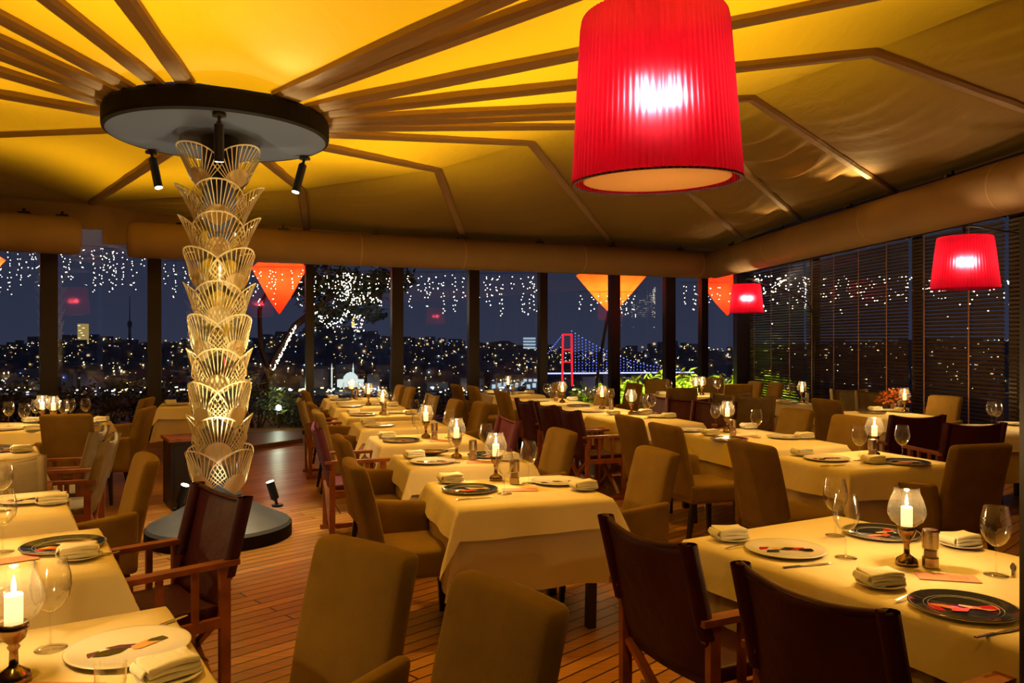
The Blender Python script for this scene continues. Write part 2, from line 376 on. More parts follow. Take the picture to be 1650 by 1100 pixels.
# glass panes between the posts
wnn = 0
chain = [A0] + [pts[0]] + [A1] + pts[1:] + [A2]
for i in range(len(chain) - 1):
    a, b = chain[i], chain[i + 1]; wnn += 1
    mb = MB(); mb.bar((a[0], a[1], 1.77), (b[0], b[1], 1.77), .008, 3.40); struct('window_%d' % wnn, mb, M_pane)
rchain = [A2] + rposts + [A3]
for i in range(len(rchain) - 1):
    a, b = rchain[i], rchain[i + 1]; wnn += 1
    mb = MB(); mb.bar((a[0] + .10, a[1], 1.62), (b[0] + .10, b[1], 1.62), .008, 3.04); struct('window_%d' % wnn, mb, M_pane)
# low plinth in front of the back windows behind the column
p0 = at(488, 708, .05); p1 = at(398, 721, .05); q0 = hit(488); q1 = hit(385)
mb = MB(); vs = [(p0[0], p0[1]), (q0[0], q0[1] - .05), (q1[0], q1[1] - .05), (p1[0], p1[1])]
mb.add([(x, y, 0) for x, y in vs] + [(x, y, .07) for x, y in vs], [(0, 1, 2, 3), (7, 6, 5, 4), (0, 4, 5, 1), (1, 5, 6, 2), (2, 6, 7, 3), (3, 7, 4, 0)])
struct('trim_%d' % (tn + 1), mb, mat('plinth_stone', (.16, .07, .05), .4)); tn += 1

# ---------------------------------------------------------------- tent ceiling
def k3(px, py, z):           # ridge pixel at an assumed height
    d = (z - EYE) * F / (550 - py); return Vector(((px - 825) / F * d, d, z))
ridge = {'Q': k3(485, 305, 4.0), 'P': k3(705, 272, 4.0), 'O': k3(855, 228, 4.0), 'N': k3(1210, 155, 4.0), 'M': k3(1405, 82, 4.02),
         'L': Vector((4.3, 5.2, 4.30)), 'K': Vector((4.3, 2.55, 4.25)), 'J': Vector((3.7, 2.15, 4.25)), 'B': Vector((-2.14, 1.5, 4.25)), 'A': Vector((-3.36, 2.5, 4.2)),
         'C': Vector((-4.33, 3.5, 4.2)), 'D': Vector((-4.87, 4.2, 4.2)), 'E': Vector((-5.24, 4.8, 4.2)), 'F': Vector((-5.9, 5.5, 4.2)),
         'G': Vector((-6.7, 7.0, 4.2)), 'H': Vector((-8.0, 10.0, 4.18)), 'I': Vector((-6.65, 12.6, 3.83))}
ridge['O1'] = ridge['O'].lerp(ridge['N'], .42); ridge['O2'] = ridge['O'].lerp(ridge['N'], .72)
eave = {'Q': Vector((-3.6, 13.95, 3.60)), 'P': Vector((-.88, 15.05, 3.52)), 'O': Vector((2.04, 16.25, 3.66)), 'O1': Vector((4.5, 15.4, 3.60)), 'O2': Vector((4.76, 13.15, 3.64)),
        'N': Vector((5.06, 10.5, 3.60)), 'M': Vector((5.45, 7.5, 3.62)), 'L': Vector((5.75, 5.0, 3.65)), 'K': Vector((6.2, 0.8, 3.65)), 'J': Vector((5.0, -3, 4.1)), 'B': Vector((-2, -3.5, 4.1)),
        'A': Vector((-7, -3, 4.1)), 'C': Vector((-9, -1, 4.1)), 'D': Vector((-11.2, 1, 4.1)), 'E': Vector((-11.3, 3.5, 4.1)), 'F': Vector((-11, 5.5, 4.1)), 'G': Vector((-10.6, 8, 4.1)), 'H': Vector((-9.8, 10.6, 3.9)),
        'I': Vector((-6.62, 12.78, 3.80))}
corner = Vector((4.75, 17.2, 3.62))
order = ['B', 'J', 'K', 'L', 'M', 'N', 'O2', 'O1', 'O', 'P', 'Q', 'I', 'H', 'G', 'F', 'E', 'D', 'C', 'A']
C3 = Vector((CX, CY, 0))
def inner(k):
    d = ridge[k] - C3; d.z = 0; d.normalize(); p = C3 + d * .80; p.z = 3.54; return p
mb = MB()
def hsh(a): return (math.sin(a * 127.1) * 43758.5453) % 1
def panel(a0, a1, b0, b1, amp, nu=14, nv=22, wr=0, seed=0):
    def fn(u, v):
        p = a0.lerp(a1, u).lerp(b0.lerp(b1, u), v); s = math.sin(PI * u) * math.sin(PI * min(1, v * 1.02)) ** .6
        ph_ = 2.4 * (2 * u - 1) ** 2; z = amp * s + wr * math.sin(PI * u) ** .8 * (.13 * math.sin(v * PI * 13 + ph_ * 1.2 + seed + 2 * v * v) + .06 * math.sin(v * PI * 27 + ph_ * 2 + 2 * seed) + .05 * math.sin(v * PI * 5 + seed)) * math.sin(PI * v)
        return (p.x, p.y, p.z + z)
    mb.grid(fn, nu, nv)
for i, k in enumerate(order):
    k2 = order[(i + 1) % len(order)]
    gap = (ridge[k] - ridge[k2]).length
    panel(inner(k), inner(k2), ridge[k], ridge[k2], .035 * min(3, gap), wr=.02 * min(2, gap), seed=i)
    if k == 'O1' and k2 == 'O':
        e2 = [eave['O1'], eave['O']]
        panel(ridge[k], ridge[k2], eave['O1'], eave['O'], -.10, wr=.05, seed=i + 3)
        # to the corner of the room
        mb.add([eave['O1'], corner, eave['O']], [(0, 1, 2)])
    else:
        strong = k in ('N', 'O2')
        panel(ridge[k], ridge[k2], eave[k], eave[k2], -.09 if gap > .8 else -.03, nu=18, nv=110, wr=.34 if strong else .07, seed=i + 3)
struct('ceiling', mb, M_tent, smooth=True, weld=True)
# rib sleeves
def rib(pts_, w, droop, t0=None, curve=0):
    mb = MB(); pl = []
    for a, b in zip(pts_[:-1], pts_[1:]):
        n = 14
        for i in range(n + (1 if b is pts_[-1] else 0)):
            t = i / n; p = a.lerp(b, t); p = p + Vector((0, 0, -droop)) ; pl.append(p)
    base = 0; n = len(pl)
    for i, p in enumerate(pl):
        t = (pl[min(i + 1, n - 1)] - pl[max(i - 1, 0)]).normalized(); s = t.cross(Vector((0, 0, 1))).normalized(); up = Vector((0, 0, 1))
        ww = w * (1 + .08 * math.sin(i * 2.1 + w * 50)); 
        prof = [(-ww / 2, .05), (-ww / 2, -.005), (-ww * .3, -.03), (ww * .3, -.03), (ww / 2, -.005), (ww / 2, .05)]
        for (a, b) in prof: mb.v.append(tuple(p + s * a + up * b))
    for i in range(n - 1):
        for k in range(5): mb.f.append((i * 6 + k, i * 6 + k + 1, (i + 1) * 6 + k + 1, (i + 1) * 6 + k))
        mb.f.append((i * 6 + 5, i * 6, (i + 1) * 6, (i + 1) * 6 + 5))
    mb.f.append(tuple(range(6))); mb.f.append(tuple(reversed(range((n - 1) * 6, n * 6))))
    return mb
WID = {'B': .13, 'J': .17, 'K': .13, 'A': .12, 'L': .14, 'H': .03}
for k in order:
    tn += 1
    P_ = [inner(k), ridge[k]]
    if k in ('Q', 'P', 'O', 'O1', 'O2', 'N', 'M', 'L'): P_.append(eave[k])
    struct('trim_%d' % tn, rib(P_, WID.get(k, .115), .02), M_sleeve, smooth=False)

# air ducts under the eaves (fat cream tubes)
def dn(px):   # point on the duct line .8 in front of the back wall
    h = hit(px); return h
bdir = Vector((A2[0] - A1[0], A2[1] - A1[1], 0)).normalized(); bn = Vector((bdir.y, -bdir.x, 0))
def duct(name, a, b, r, label, seams=()):
    e = empty(name, ((a[0] + b[0]) / 2, (a[1] + b[1]) / 2, 0)); off = Vector(e.location)
    a, b = Vector(a) - off, Vector(b) - off; d = (b - a).normalized()
    mb = MB(); mb.tube([a, a + d * .02, a + d * .10, b - d * .10, b - d * .02, b], [r * .80, r * .93, r, r, r * .93, r * .80], 40); ob('duct_tube', mb, M_duct, e, smooth=True)
    for t in seams:
        p = a.lerp(b, t); mb = MB(); mb.tube([p - d * .012, p + d * .012], [r * 1.008, r * 1.008], 40); ob('seam_band', mb, M_valance, e, smooth=False)
    n = 7
    for i in range(n):
        p = a.lerp(b, (i + .5) / n); mb = MB(); mb.box((p.x, p.y, p.z + r + .012), (.16, .05, .03)); mb.box((p.x, p.y, p.z + r + .04), (.03, .03, .06)); ob('hanger', mb, M_black, e)
    return tag(e, label, 'air duct', 'ducts hung under the tent edge')
zc, rr_ = 3.19, .275
wa = Vector(A1 + (0,)) + bn * .8; wb = Vector(A2 + (0,)) + bn * .8
def lineat(px, P0, P1):
    u = (px - 825) / F; dx, dy = P1[0] - P0[0], P1[1] - P0[1]; t = (u * P0[1] - P0[0]) / (dx - u * dy); return Vector((P0[0] + t * dx, P0[1] + t * dy, zc))
da = lineat(205, wa, wb)
rd0, rd1 = Vector((5.877 - .095 * 16.9, 16.9, zc)), Vector((5.877 - .095 * 1.5, 1.5, zc))
db = lineat(1147, wa, wb)
duct('air_duct', da, db, rr_, 'long cream air duct hung above the back windows', (.33, .50, .72, .965))
duct('air_duct', db + Vector((.02, .0, 0)), rd1, rr_, 'cream air duct slanting over the right hand blinds', (.015, .12, .2, .40, .56, .60))
lp = lineat(130, wa, wb); ld = Vector((math.cos(R(33)), math.sin(R(33)), 0))
duct('air_duct', lp + Vector((0, 0, .02)) - ld * 3.4, lp + Vector((0, 0, .02)), rr_ * 1.03, 'short cream air duct at the left edge above the windows')

# ---------------------------------------------------------------- column with gold fans
colroot = empty('decorated_column', (CX, CY, 0)); tag(colroot, 'tall column clad in openwork gold fans under a round disc', 'column')
mb = MB(); mb.lathe([(.565, 0), (.575, .02), (.575, .10), (.56, .125), (.40, .20), (.22, .30), (.17, .33), (.17, .36)], 64); ob('base', mb, M_grey, colroot, smooth=False)
mb = MB(); mb.lathe([(.578, .0), (.579, .1)], 64, caps=False); ob('base_rim', mb, M_disc, colroot, solid=.004)
mb = MB(); mb.lathe([(.15, .33), (.15, .9), (.15, 3.32)], 40); ob('pole', mb, M_mirror, colroot, smooth=True)
mb = MB(); mb.lathe([(.0, 3.325), (.865, 3.325)], 72, caps=False); ob('disc_underside', mb, mat('disc_paint', (.055, .064, .09), .5), colroot)
mb = MB(); mb.lathe([(.86, 3.32), (.885, 3.335), (.89, 3.36), (.89, 3.47), (.88, 3.495), (.84, 3.50), (0, 3.50)], 72, caps=False); ob('disc', mb, M_disc, colroot, smooth=False)
def fan_mesh(Rc):
    mb = MB(); H = .40; A = R(55); NR = 19
    def Rr(ph): return H * (1 - .27 * (abs(ph) / A) ** 2.0)
    def P(r, ph, off=0):
        x = r * math.sin(ph); z = r * math.cos(ph); a = x / Rc
        return (Rc * math.sin(a), Rc * (1 - math.cos(a)) - .12 * (z / H) ** 1.7 * .6, z)
    # solid wedge
    n = 16
    for i in range(n):
        p0, p1 = -A + 2 * A * i / n, -A + 2 * A * (i + 1) / n
        for (r0, r1) in ((.03, .25), (.25, .46)):
            mb.add([P(Rr(p0) * r0, p0), P(Rr(p0) * r1, p0), P(Rr(p1) * r1, p1), P(Rr(p1) * r0, p1)], [(0, 1, 2, 3)])
    # ribs
    for i in range(NR):
        ph = -A + 2 * A * i / (NR - 1); hw = .0038
        segs = 6
        for k in range(segs):
            a, b = .44 + (.98 - .44) * k / segs, .44 + (.98 - .44) * (k + 1) / segs; ra, rb = Rr(ph) * a, Rr(ph) * b
            mb.add([P(ra, ph - hw / ra), P(rb, ph - hw / rb), P(rb, ph + hw / rb), P(ra, ph + hw / ra)], [(0, 1, 2, 3)])
    n = 40
    for i in range(n):
        p0, p1 = -A + 2 * A * i / n, -A + 2 * A * (i + 1) / n
        mb.add([P(Rr(p0) - .012, p0), P(Rr(p0), p0), P(Rr(p1), p1), P(Rr(p1) - .012, p1)], [(0, 1, 2, 3)])
    return mb
fan_me = {}
rings = [(3.25, .42, 0), (2.95, .385, 1), (2.69, .355, 1), (2.41, .335, 0), (2.13, .31, 1), (1.86, .29, 0), (1.58, .285, 1), (1.31, .285, 0), (1.03, .285, 1), (.76, .315, 0)]
me_f = fan_mesh(.27).mesh('fan', M_gold)
for (zt, rt, par) in rings:
    for k in range(4):
        a = R(-90 + 16 + (45 if par == 0 else 0) + 90 * k)      # angle around column
        o = link('fan', me_f, colroot); md = o.modifiers.new('t', 'SOLIDIFY'); md.thickness = .004
        rb = .175
        tilt = math.atan2(rt - .095 - rb, .40)
        c, s = math.cos(a), math.sin(a)
        o.location = (rb * c, rb * s, zt - .40 * math.cos(tilt))
        o.rotation_euler = Euler((tilt, 0, a + PI / 2), 'XYZ')
# spot lamps on the column
def spot_lamp(mount, tip, up, parent_label):
    e = empty('spotlight', mount); m = Vector(mount); t = Vector(tip) - m; d = t.normalized(); L = t.length
    mb = MB(); mb.lathe([(.05, 0), (.05, -.018 if not up else .018)], 20); ob('mount_plate', mb, M_black, e)
    mb = MB(); mb.tube([(0, 0, 0), d * .08], .012, 10); mb.box(d * .07, (.03, .03, .03)); ob('bracket', mb, M_black, e)
    mb = MB(); mb.tube([d * .07, d * .075, d * L], [.03, .036, .036], 24); ob('lamp_body', mb, M_black, e, smooth=False)
    mb = MB(); mb.tube([d * (L - .004), d * (L + .003)], .031, 24); ob('lens', mb, M_lens, e)
    tag(e, parent_label, 'spotlight', 'black spotlights on the column')
    return m + t + d * .03, d
tops = [((.27, -.75), 'black spotlight under the front edge of the column disc'), ((-.76, .41), 'black spotlight under the left edge of the column disc'), ((.54, .65), 'black spotlight under the right edge of the column disc')]
for (dx, dy), lab in tops:
    u = Vector((dx, dy, 0)).normalized(); m = (CX + dx, CY + dy, 3.315); tip = Vector(m) - u * .10 + Vector((0, 0, -.33))
    p, d = spot_lamp(m, tip, False, lab); light('SPOT', 'column_spot_light', p, 120, COOL, .03, Vector((CX, CY, .2)) + u * .30, 58, .6)
for (dx, dy), lab in [((-.46, .25), 'black floor spotlight left of the column base'), ((.36, .41), 'black floor spotlight right of the column base'), ((.17, -.46), 'black floor spotlight in front of the column base behind maroon chair')]:
    u = Vector((dx, dy, 0)).normalized(); m = (CX + dx, CY + dy, .17); tip = Vector(m) + u * -.055 + Vector((0, 0, .24))
    if lab.startswith('black floor spotlight right'): tip = Vector(m) + Vector((-.06, -.02, .22))
    if dx < 0: tip = Vector(m) + Vector((.075, -.02, .22))
    p, d = spot_lamp(m, tip, True, lab); light('SPOT', 'column_spot_light', p, 190, COOL, .03, Vector((CX, CY, 2.9)) + u * .22, 40, .5)

# ---------------------------------------------------------------- lamps
def shade_geo(rb, rt, h, pleats=96):
    def rad(t): return 1 + .010 * math.cos(2 * PI * t * pleats)
    mb = MB(); mb.lathe([(rb, 0), (rb * .985 + rt * .015, h * .02), (rb * .5 + rt * .5, h * .5), (rt * 1.01, h * .93), (rt * .985, h * .985), (rt * .96, h)], pleats * 4, caps=False, rad=rad); return mb
pend = empty('pendant_lamp', (.690, 3.80, 2.385)); tag(pend, 'large red pleated drum pendant lamp hanging above the tables', 'lamp')
pend.rotation_euler = (R(2.0), R(-1.2), 0)
ob('lamp_shade', shade_geo(.40, .345, .785, 84), M_shade, pend, smooth=True)
mb = MB(); mb.lathe([(.0, .012), (.345, .012), (.35, .016), (.345, .02), (0, .02)], 48, caps=False); ob('diffuser', mb, M_diffuser, pend)
mb = MB(); mb.lathe([(.385, .0), (.402, .0), (.402, .008), (.385, .008), (.385, 0)], 64, caps=False); ob('rim_ring', mb, M_maroon, pend)
mb = MB(); mb.tube([(0, 0, .55), (0, 0, 1.8)], .012, 8); mb.tube([(0, 0, .55), (.345, 0, .79)], .004, 6); mb.tube([(0, 0, .55), (-.17, .30, .79)], .004, 6); mb.tube([(0, 0, .55), (-.17, -.30, .79)], .004, 6); ob('cord', mb, M_black, pend)
for k, (bx, by) in enumerate(((-.06, -.05), (.07, -.04), (0, .08))):
    mb = MB(); mb.lathe([(0, .33), (.022, .34), (.032, .37), (.028, .40), (.014, .43), (.014, .47), (0, .47)], 16, c=(bx, by, 0)); ob('bulb', mb, emis('pendant_bulb_%d' % k, (1, .75, .45), 40, clear=True), pend, smooth=True)
    l = light('POINT', 'pendant_lamp_light', (0, 0, 0), 2.7, (1, .72, .42), .035); l.location = (.695 + bx, 3.80 + by - .03, 2.40 + .36)
def arc_lamp(sh, base, elbow, rb, rt, h, zb, label, pw):
    e = empty('arc_lamp', (base[0], base[1], 0)); o = Vector((base[0], base[1], 0)); s = Vector((sh[0], sh[1], zb)) - o
    m = MB(); m.lathe([(.17, 0), (.17, .03), (.15, .04), (0, .04)], 32); ob('base', m, M_black, e)
    top = s + Vector((0, 0, h + .10)); pk = Vector(elbow) - o
    P0 = Vector((0, 0, .03)); pl = []
    P1 = Vector((0.02, 0, pk.z * .9)); P2 = Vector((pk.x, pk.y, pk.z))
    ctrl = [P0, Vector((0, 0, 1.2)), Vector((.0, 0, 1.9)), P2, top + Vector((0, 0, .03)) + (P2 - top) * .25, top, top + Vector((0, 0, -.10))]
    n = 60
    for i in range(n + 1):      # catmull-rom
        t = i / n * (len(ctrl) - 1); k = min(int(t), len(ctrl) - 2); u = t - k
        a, b, c, d = ctrl[max(k - 1, 0)], ctrl[k], ctrl[k + 1], ctrl[min(k + 2, len(ctrl) - 1)]
        pl.append(.5 * ((2 * b) + (c - a) * u + (2 * a - 5 * b + 4 * c - d) * u * u + (3 * b - a - 3 * c + d) * u ** 3))
    m = MB(); m.tube(pl, .011, 8); ob('arm', m, M_black, e, smooth=True)
    m = shade_geo(rb, rt, h, 60); g = ob('lamp_shade', m, M_shade, e, smooth=True); g.location = s
    m = MB(); m.lathe([(0, h * .40), (.02, h * .42), (.028, h * .50), (.012, h * .58), (0, h * .6)], 14, c=(-.04, -.02, 0)); m.lathe([(0, h * .40), (.02, h * .42), (.028, h * .50), (.012, h * .58), (0, h * .6)], 14, c=(.05, .02, 0))
    g = ob('bulb', m, emis('arc_bulb', (1, .75, .45), 40, clear=True), e, smooth=True); g.location = s
    m = MB(); m.tube([(0, 0, h * .5), (0, 0, h + .1)], .006, 6)
    for a in (0, 120, 240): m.tube([(0, 0, h * .98), (rt * math.cos(R(a)), rt * math.sin(R(a)), h * .98)], .003, 5)
    g = ob('bulb_holder', m, M_black, e); g.location = s
    tag(e, label, 'lamp', 'red arc floor lamps by the blinds')
    for dx in (-.04, .05): light('POINT', 'arc_lamp_light', (sh[0] + dx, sh[1], zb + h * .5), pw, (1, .72, .42), .03)
arc_lamp((4.38, 7.70), (5.50, 7.45), (5.25, 7.5, 2.50), .30, .245, .50, 2.14, 'arc floor lamp with red shade at the right edge', 6.5)
arc_lamp((4.27, 14.5), (5.20, 13.7), (5.10, 13.9, 2.35), .30, .25, .52, 2.15, 'arc floor lamp with red shade near the window corner', 8)

# ---------------------------------------------------------------- tables and cloths
TZ = .75
def cloth(wd, ln, c, fold=0, tip=True, seed=0, nz=9, bulge=.32, flare=.05):
    xs = [-c + c * k / nz for k in range(nz)] + [wd * k / 12 for k in range(13)] + [wd + c * k / nz for k in range(1, nz + 1)]
    ys = [-c + c * k / nz for k in range(nz)] + [ln * k / 12 for k in range(13)] + [ln + c * k / nz for k in range(1, nz + 1)]
    rnd = random.Random(seed); ph = [rnd.random() * 6 for _ in range(4)]; mb = MB()
    def f(x, y):
        ox = x - wd if x > wd else (x if x < 0 else 0); oy = y - ln if y > ln else (y if y < 0 else 0)
        bx = min(max(x, 0), wd); by = min(max(y, 0), ln); a, b = abs(ox), abs(oy)
        if a == 0 and b == 0: return (bx - wd / 2, by - ln / 2, .0015 * math.sin(7 * x + ph[0]) * math.sin(6 * y + ph[1]))
        rho = math.hypot(a, b)
        if a > 0 and b > 0:
            phi = math.atan2(b, a)
            if tip: rho *= 1 + .5 * math.sin(2 * phi)
            if not tip: rho *= max(math.cos(phi), math.sin(phi))
            bl = bulge * math.sin(2 * phi) ** 1.0 * rho; out = .010 + flare * rho
            dx = (math.copysign(1, ox) * (out * math.cos(phi) + bl * .55)); dy = (math.copysign(1, oy) * (out * math.sin(phi) + bl * .55))
            return (bx - wd / 2 + dx, by - ln / 2 + dy, -rho * .985)
        s = by if a > 0 else bx; LL = ln if a > 0 else wd
        wv = fold * (rho / c) * (.5 + .5 * math.sin(s * 17 + ph[2] + (3 if ox > 0 or oy > 0 else 0))) * math.sin(PI * min(1, max(0, s / LL))) ** .5
        out = .010 + flare * rho + wv
        return (bx - wd / 2 + math.copysign(out, ox) * (a > 0), by - ln / 2 + math.copysign(out, oy) * (b > 0), -rho * (1 + .04 * math.sin(s * 5 + ph[3])))
    b0 = 0; ny = len(ys)
    for x in xs:
        for y in ys: mb.v.append(f(x, y))
    for i in range(len(xs) - 1):
        for j in range(ny - 1): mb.f.append((i * ny + j, (i + 1) * ny + j, (i + 1) * ny + j + 1, i * ny + j + 1))
    return mb
TABLES = {}
def table(key, cx, cyy, yaw, wd, ln, desc, drop=.17, far=False):
    c, s = math.cos(R(yaw)), math.sin(R(yaw))
    t = empty('dining_table', (cx, cyy, 0), R(yaw)); tag(t, 'wooden table legs and top under cloth of the ' + desc, 'table', 'dining tables')
    mb = MB(); mb.box((0, 0, .722), (wd - .01, ln - .01, .03)); ob('tabletop', mb, M_darkwood, t)
    for a in (-1, 1):
        for b in (-1, 1):
            mb = MB(); mb.bar((a * (wd / 2 - .09), b * (ln / 2 - .09), 0), (a * (wd / 2 - .08), b * (ln / 2 - .08), .707), .05, .05); ob('leg', mb, M_darkwood, t)
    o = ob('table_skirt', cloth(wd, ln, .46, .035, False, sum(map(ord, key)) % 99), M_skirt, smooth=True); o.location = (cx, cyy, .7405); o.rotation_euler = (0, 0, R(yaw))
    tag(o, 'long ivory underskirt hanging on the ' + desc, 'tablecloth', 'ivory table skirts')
    o = ob('tablecloth', cloth(wd + .012, ln + .012, drop * .80, .016, True, sum(map(ord, key)) % 77 + 5, bulge=.42, flare=.20), M_cloth, smooth=True); o.location = (cx, cyy, .7485); o.rotation_euler = (0, 0, R(yaw) + R(random.uniform(-.6, .6)))
    tag(o, 'white square overlay cloth draped on the ' + desc, 'tablecloth', 'white overlay tablecloths')
    TABLES[key] = (cx, cyy, R(yaw), wd, ln, desc)
C0 = Vector((.018, 4.73)); CS = Vector((-.40, 1.235))
names = ['nearest centre row table', 'second centre row table', 'third centre row table', 'fourth centre row table', 'fifth centre row table', 'sixth centre row table', 'farthest centre row table']
for k in range(7):
    p = C0 + CS * k; table('C%d' % (k + 1), p.x, p.y, 18, .88, .80 if k == 0 else .74, names[k], .20 if k < 3 else .16)
table('L1', -1.30, 2.04, 33, .90, .85, 'bottom left corner table', .20)
table('L2', -2.13, 3.17, 33, .92, .78, 'left table with the blue plate', .23)
table('L3', -2.88, 4.17, 33, .92, .72, 'left table before olive armchair', .23)
table('L4', -4.20, 6.13, 33, .92, .80, 'table behind the left khaki chair', .15)
table('L5', -5.05, 8.25, 10, 1.35, .95, 'wide left window table', .15)
table('L6', -4.45, 11.2, 20, .90, .80, 'table behind the gold column', .20)
r1c = Vector((.775, 3.55)) + Vector((.875, .485)) * .50 + Vector((.485, -.875)) * .90
table('R1', r1c.x, r1c.y, 29, 1.00, 1.80, 'large front right table', .20)
table('R2', 2.60, 5.93, 21, .95, .76, 'right table before dark armchair', .25)
table('R3', 2.22, 7.33, 18, .86, 1.42, 'long right middle table', .25)
table('B1', 1.48, 9.05, 19, .80, 1.22, 'nearest back row table', .20)
table('B2', 1.03, 10.38, 19, .80, 1.16, 'second back row table', .18)
table('B3', .57, 11.72, 19, .80, 1.16, 'third back row table', .18)
table('B4', -.05, 13.45, 19, .85, 1.05, 'farthest back row table', .16)
table('D1', 2.90, 13.15, 19, 1.25, .80, 'table before the lit green shrubs', .16)
table('D2', 3.75, 11.65, 8, .92, .90, 'table near the corner arc lamp', .20)
table('D3', 4.42, 9.65, 8, 1.05, .90, 'table with the orange flowers', .20)
table('D4', 5.02, 8.05, 8, .95, .85, 'far right table behind maroon chairs', .20)

# ---------------------------------------------------------------- table ware prototypes
def wine_glass():
    e = empty('wine_glass')
    mb = MB(); mb.lathe([(.002, .108), (.014, .110), (.032, .124), (.048, .150), (.054, .180), (.051, .212), (.044, .242), (.041, .258)], 28, caps=False); ob('bowl', mb, M_glass, e, smooth=True)
    mb = MB(); mb.lathe([(.008, .004), (.0038, .012), (.003, .05), (.0035, .10), (.008, .111)], 10); ob('stem', mb, M_glass, e, smooth=True)
    mb = MB(); mb.lathe([(.043, 0), (.043, .0015), (.02, .004), (.006, .007)], 28); ob('foot', mb, M_glass, e, smooth=True)
    return e
def tumbler():
    e = empty('water_glass')
    mb = MB(); mb.lathe([(.0, .003), (.028, .003), (.031, .012), (.036, .05), (.037, .092)], 28, caps=False); ob('glass_wall', mb, M_glass, e, smooth=True)
    mb = MB(); mb.lathe([(.029, .0), (.031, .003), (.031, .010), (0, .011)], 28); ob('glass_base', mb, M_glass, e)
    return e
def candle_lamp():
    e = empty('candle_lamp')
    mb = MB(); mb.lathe([(.036, 0), (.037, .010), (.033, .022), (.016, .034), (.010, .040), (.009, .075), (.014, .084), (.010, .090), (.024, .104), (.031, .125), (.031, .142), (.026, .142), (.026, .128), (0, .128)], 32); ob('stand', mb, M_bronze, e, smooth=True)
    mb = MB(); mb.lathe([(.028, .138), (.034, .146), (.052, .160), (.062, .185), (.062, .205), (.054, .235), (.043, .262), (.041, .276), (.042, .282)], 36, caps=False); ob('glass_globe', mb, M_globe, e, smooth=True)
    mb = MB(); mb.lathe([(.019, .129), (.019, .208), (.016, .211), (0, .207)], 20); cnd = ob('candle', mb, M_wax, e, smooth=False)
    mb = MB(); mb.lathe([(0, .211), (.004, .216), (.0055, .224), (.004, .238), (.0015, .250), (0, .256)], 12); ob('flame', mb, M_flame, cnd, smooth=True)
    return e
def mill():
    e = empty('salt_mill')
    mb = MB(); mb.lathe([(.0255, 0), (.0265, .002), (.0265, .033), (.025, .035)], 28); ob('steel_base', mb, M_steel, e)
    mb = MB(); mb.lathe([(.0245, .035), (.0245, .066)], 28, caps=False); ob('clear_band', mb, M_globe, e)
    mb = MB(); mb.lathe([(.020, .036), (.020, .058)], 20); ob('salt', mb, mat('salt', (.55, .36, .25), .8), e)
    mb = MB(); mb.lathe([(.025, .066), (.0265, .068), (.0265, .125), (.024, .131), (0, .134)], 28); ob('steel_cap', mb, M_steel, e)
    return e
def motif(e, kind):
    rnd = random.Random(kind)
    sets = {0: [M_red_c, M_blk_c, M_yel_c, M_blk_c, M_red_c, M_blk_c], 1: [M_red_c, M_yel_c, M_org_c, M_wht_c, M_cream_c, M_yel_c], 2: [M_pur_c, M_blk_c, M_pur_c, M_cream_c, M_blk_c], 3: [M_red_c, M_cream_c, M_org_c, M_wht_c, M_cream_c, M_red_c],
            4: [M_blk_c, M_blk_c, M_pur_c]}[kind]
    z = .0062
    for i, m in enumerate(sets):
        t = i / max(1, len(sets) - 1) - .5; cx = t * .19; cy_ = rnd.uniform(-.03, .03) - t * .02; n = rnd.choice((4, 5, 5, 6)); a0 = rnd.uniform(0, 6)
        L = rnd.uniform(.034, .052); W = rnd.uniform(.014, .028); rot = rnd.uniform(-.9, .5)
        pts_ = []
        for k in range(n):
            a = 2 * PI * k / n + rnd.uniform(-.3, .3); x, y = L * math.cos(a), W * math.sin(a); pts_.append((cx + x * math.cos(rot) - y * math.sin(rot), cy_ + x * math.sin(rot) + y * math.cos(rot)))
        zz = z + .0003 * i; mb = MB(); mb.add([(x, y, zz) for x, y in pts_] + [(x, y, zz + .0003) for x, y in pts_], [tuple(range(n))[::-1], tuple(range(n, 2 * n))] + [(k, (k + 1) % n, n + (k + 1) % n, n + k) for k in range(n)])
        ob('painted_shape', mb, m, e)
def plate(dark, kind, r=.166):
    e = empty('dinner_plate')
    mb = MB(); mb.lathe([(r * .55, 0), (r * .60, .001), (r * .97, .012), (r, .0145), (r * .985, .0165), (r * .93, .0145), (r * .66, .0075), (r * .62, .0052), (0, .0052)], 56)
    pb = ob('plate_body', mb, M_chinad if dark else M_chinaw, e, smooth=True)
    if dark:
        mb = MB(); mb.lathe([(r * .50, -.0005 + .0008), (r * .60, .0004), (r * .985, .0115), (r * 1.003, .0145)], 56, caps=False); ob('white_underside', mb, M_chinaw, e, smooth=True, solid=.0006)
        mb = MB()
        for q in (.62, .70, .965): mb.lathe([(r * q, .0082 if q < .8 else .0162), (r * q + .0012, .0086 if q < .8 else .0166)], 56, caps=False)
        ob('rim_line', mb, M_wht_c, e, solid=.0008)
    if kind is not None: motif(e, kind)
    return e
def side_plate():
    e = MB().lathe([(.035, 0), (.04, .001), (.066, .009), (.070, .011), (.067, .012), (.045, .005), (0, .004)], 40)
    return ob('side_plate', e, M_chinaw, smooth=True)
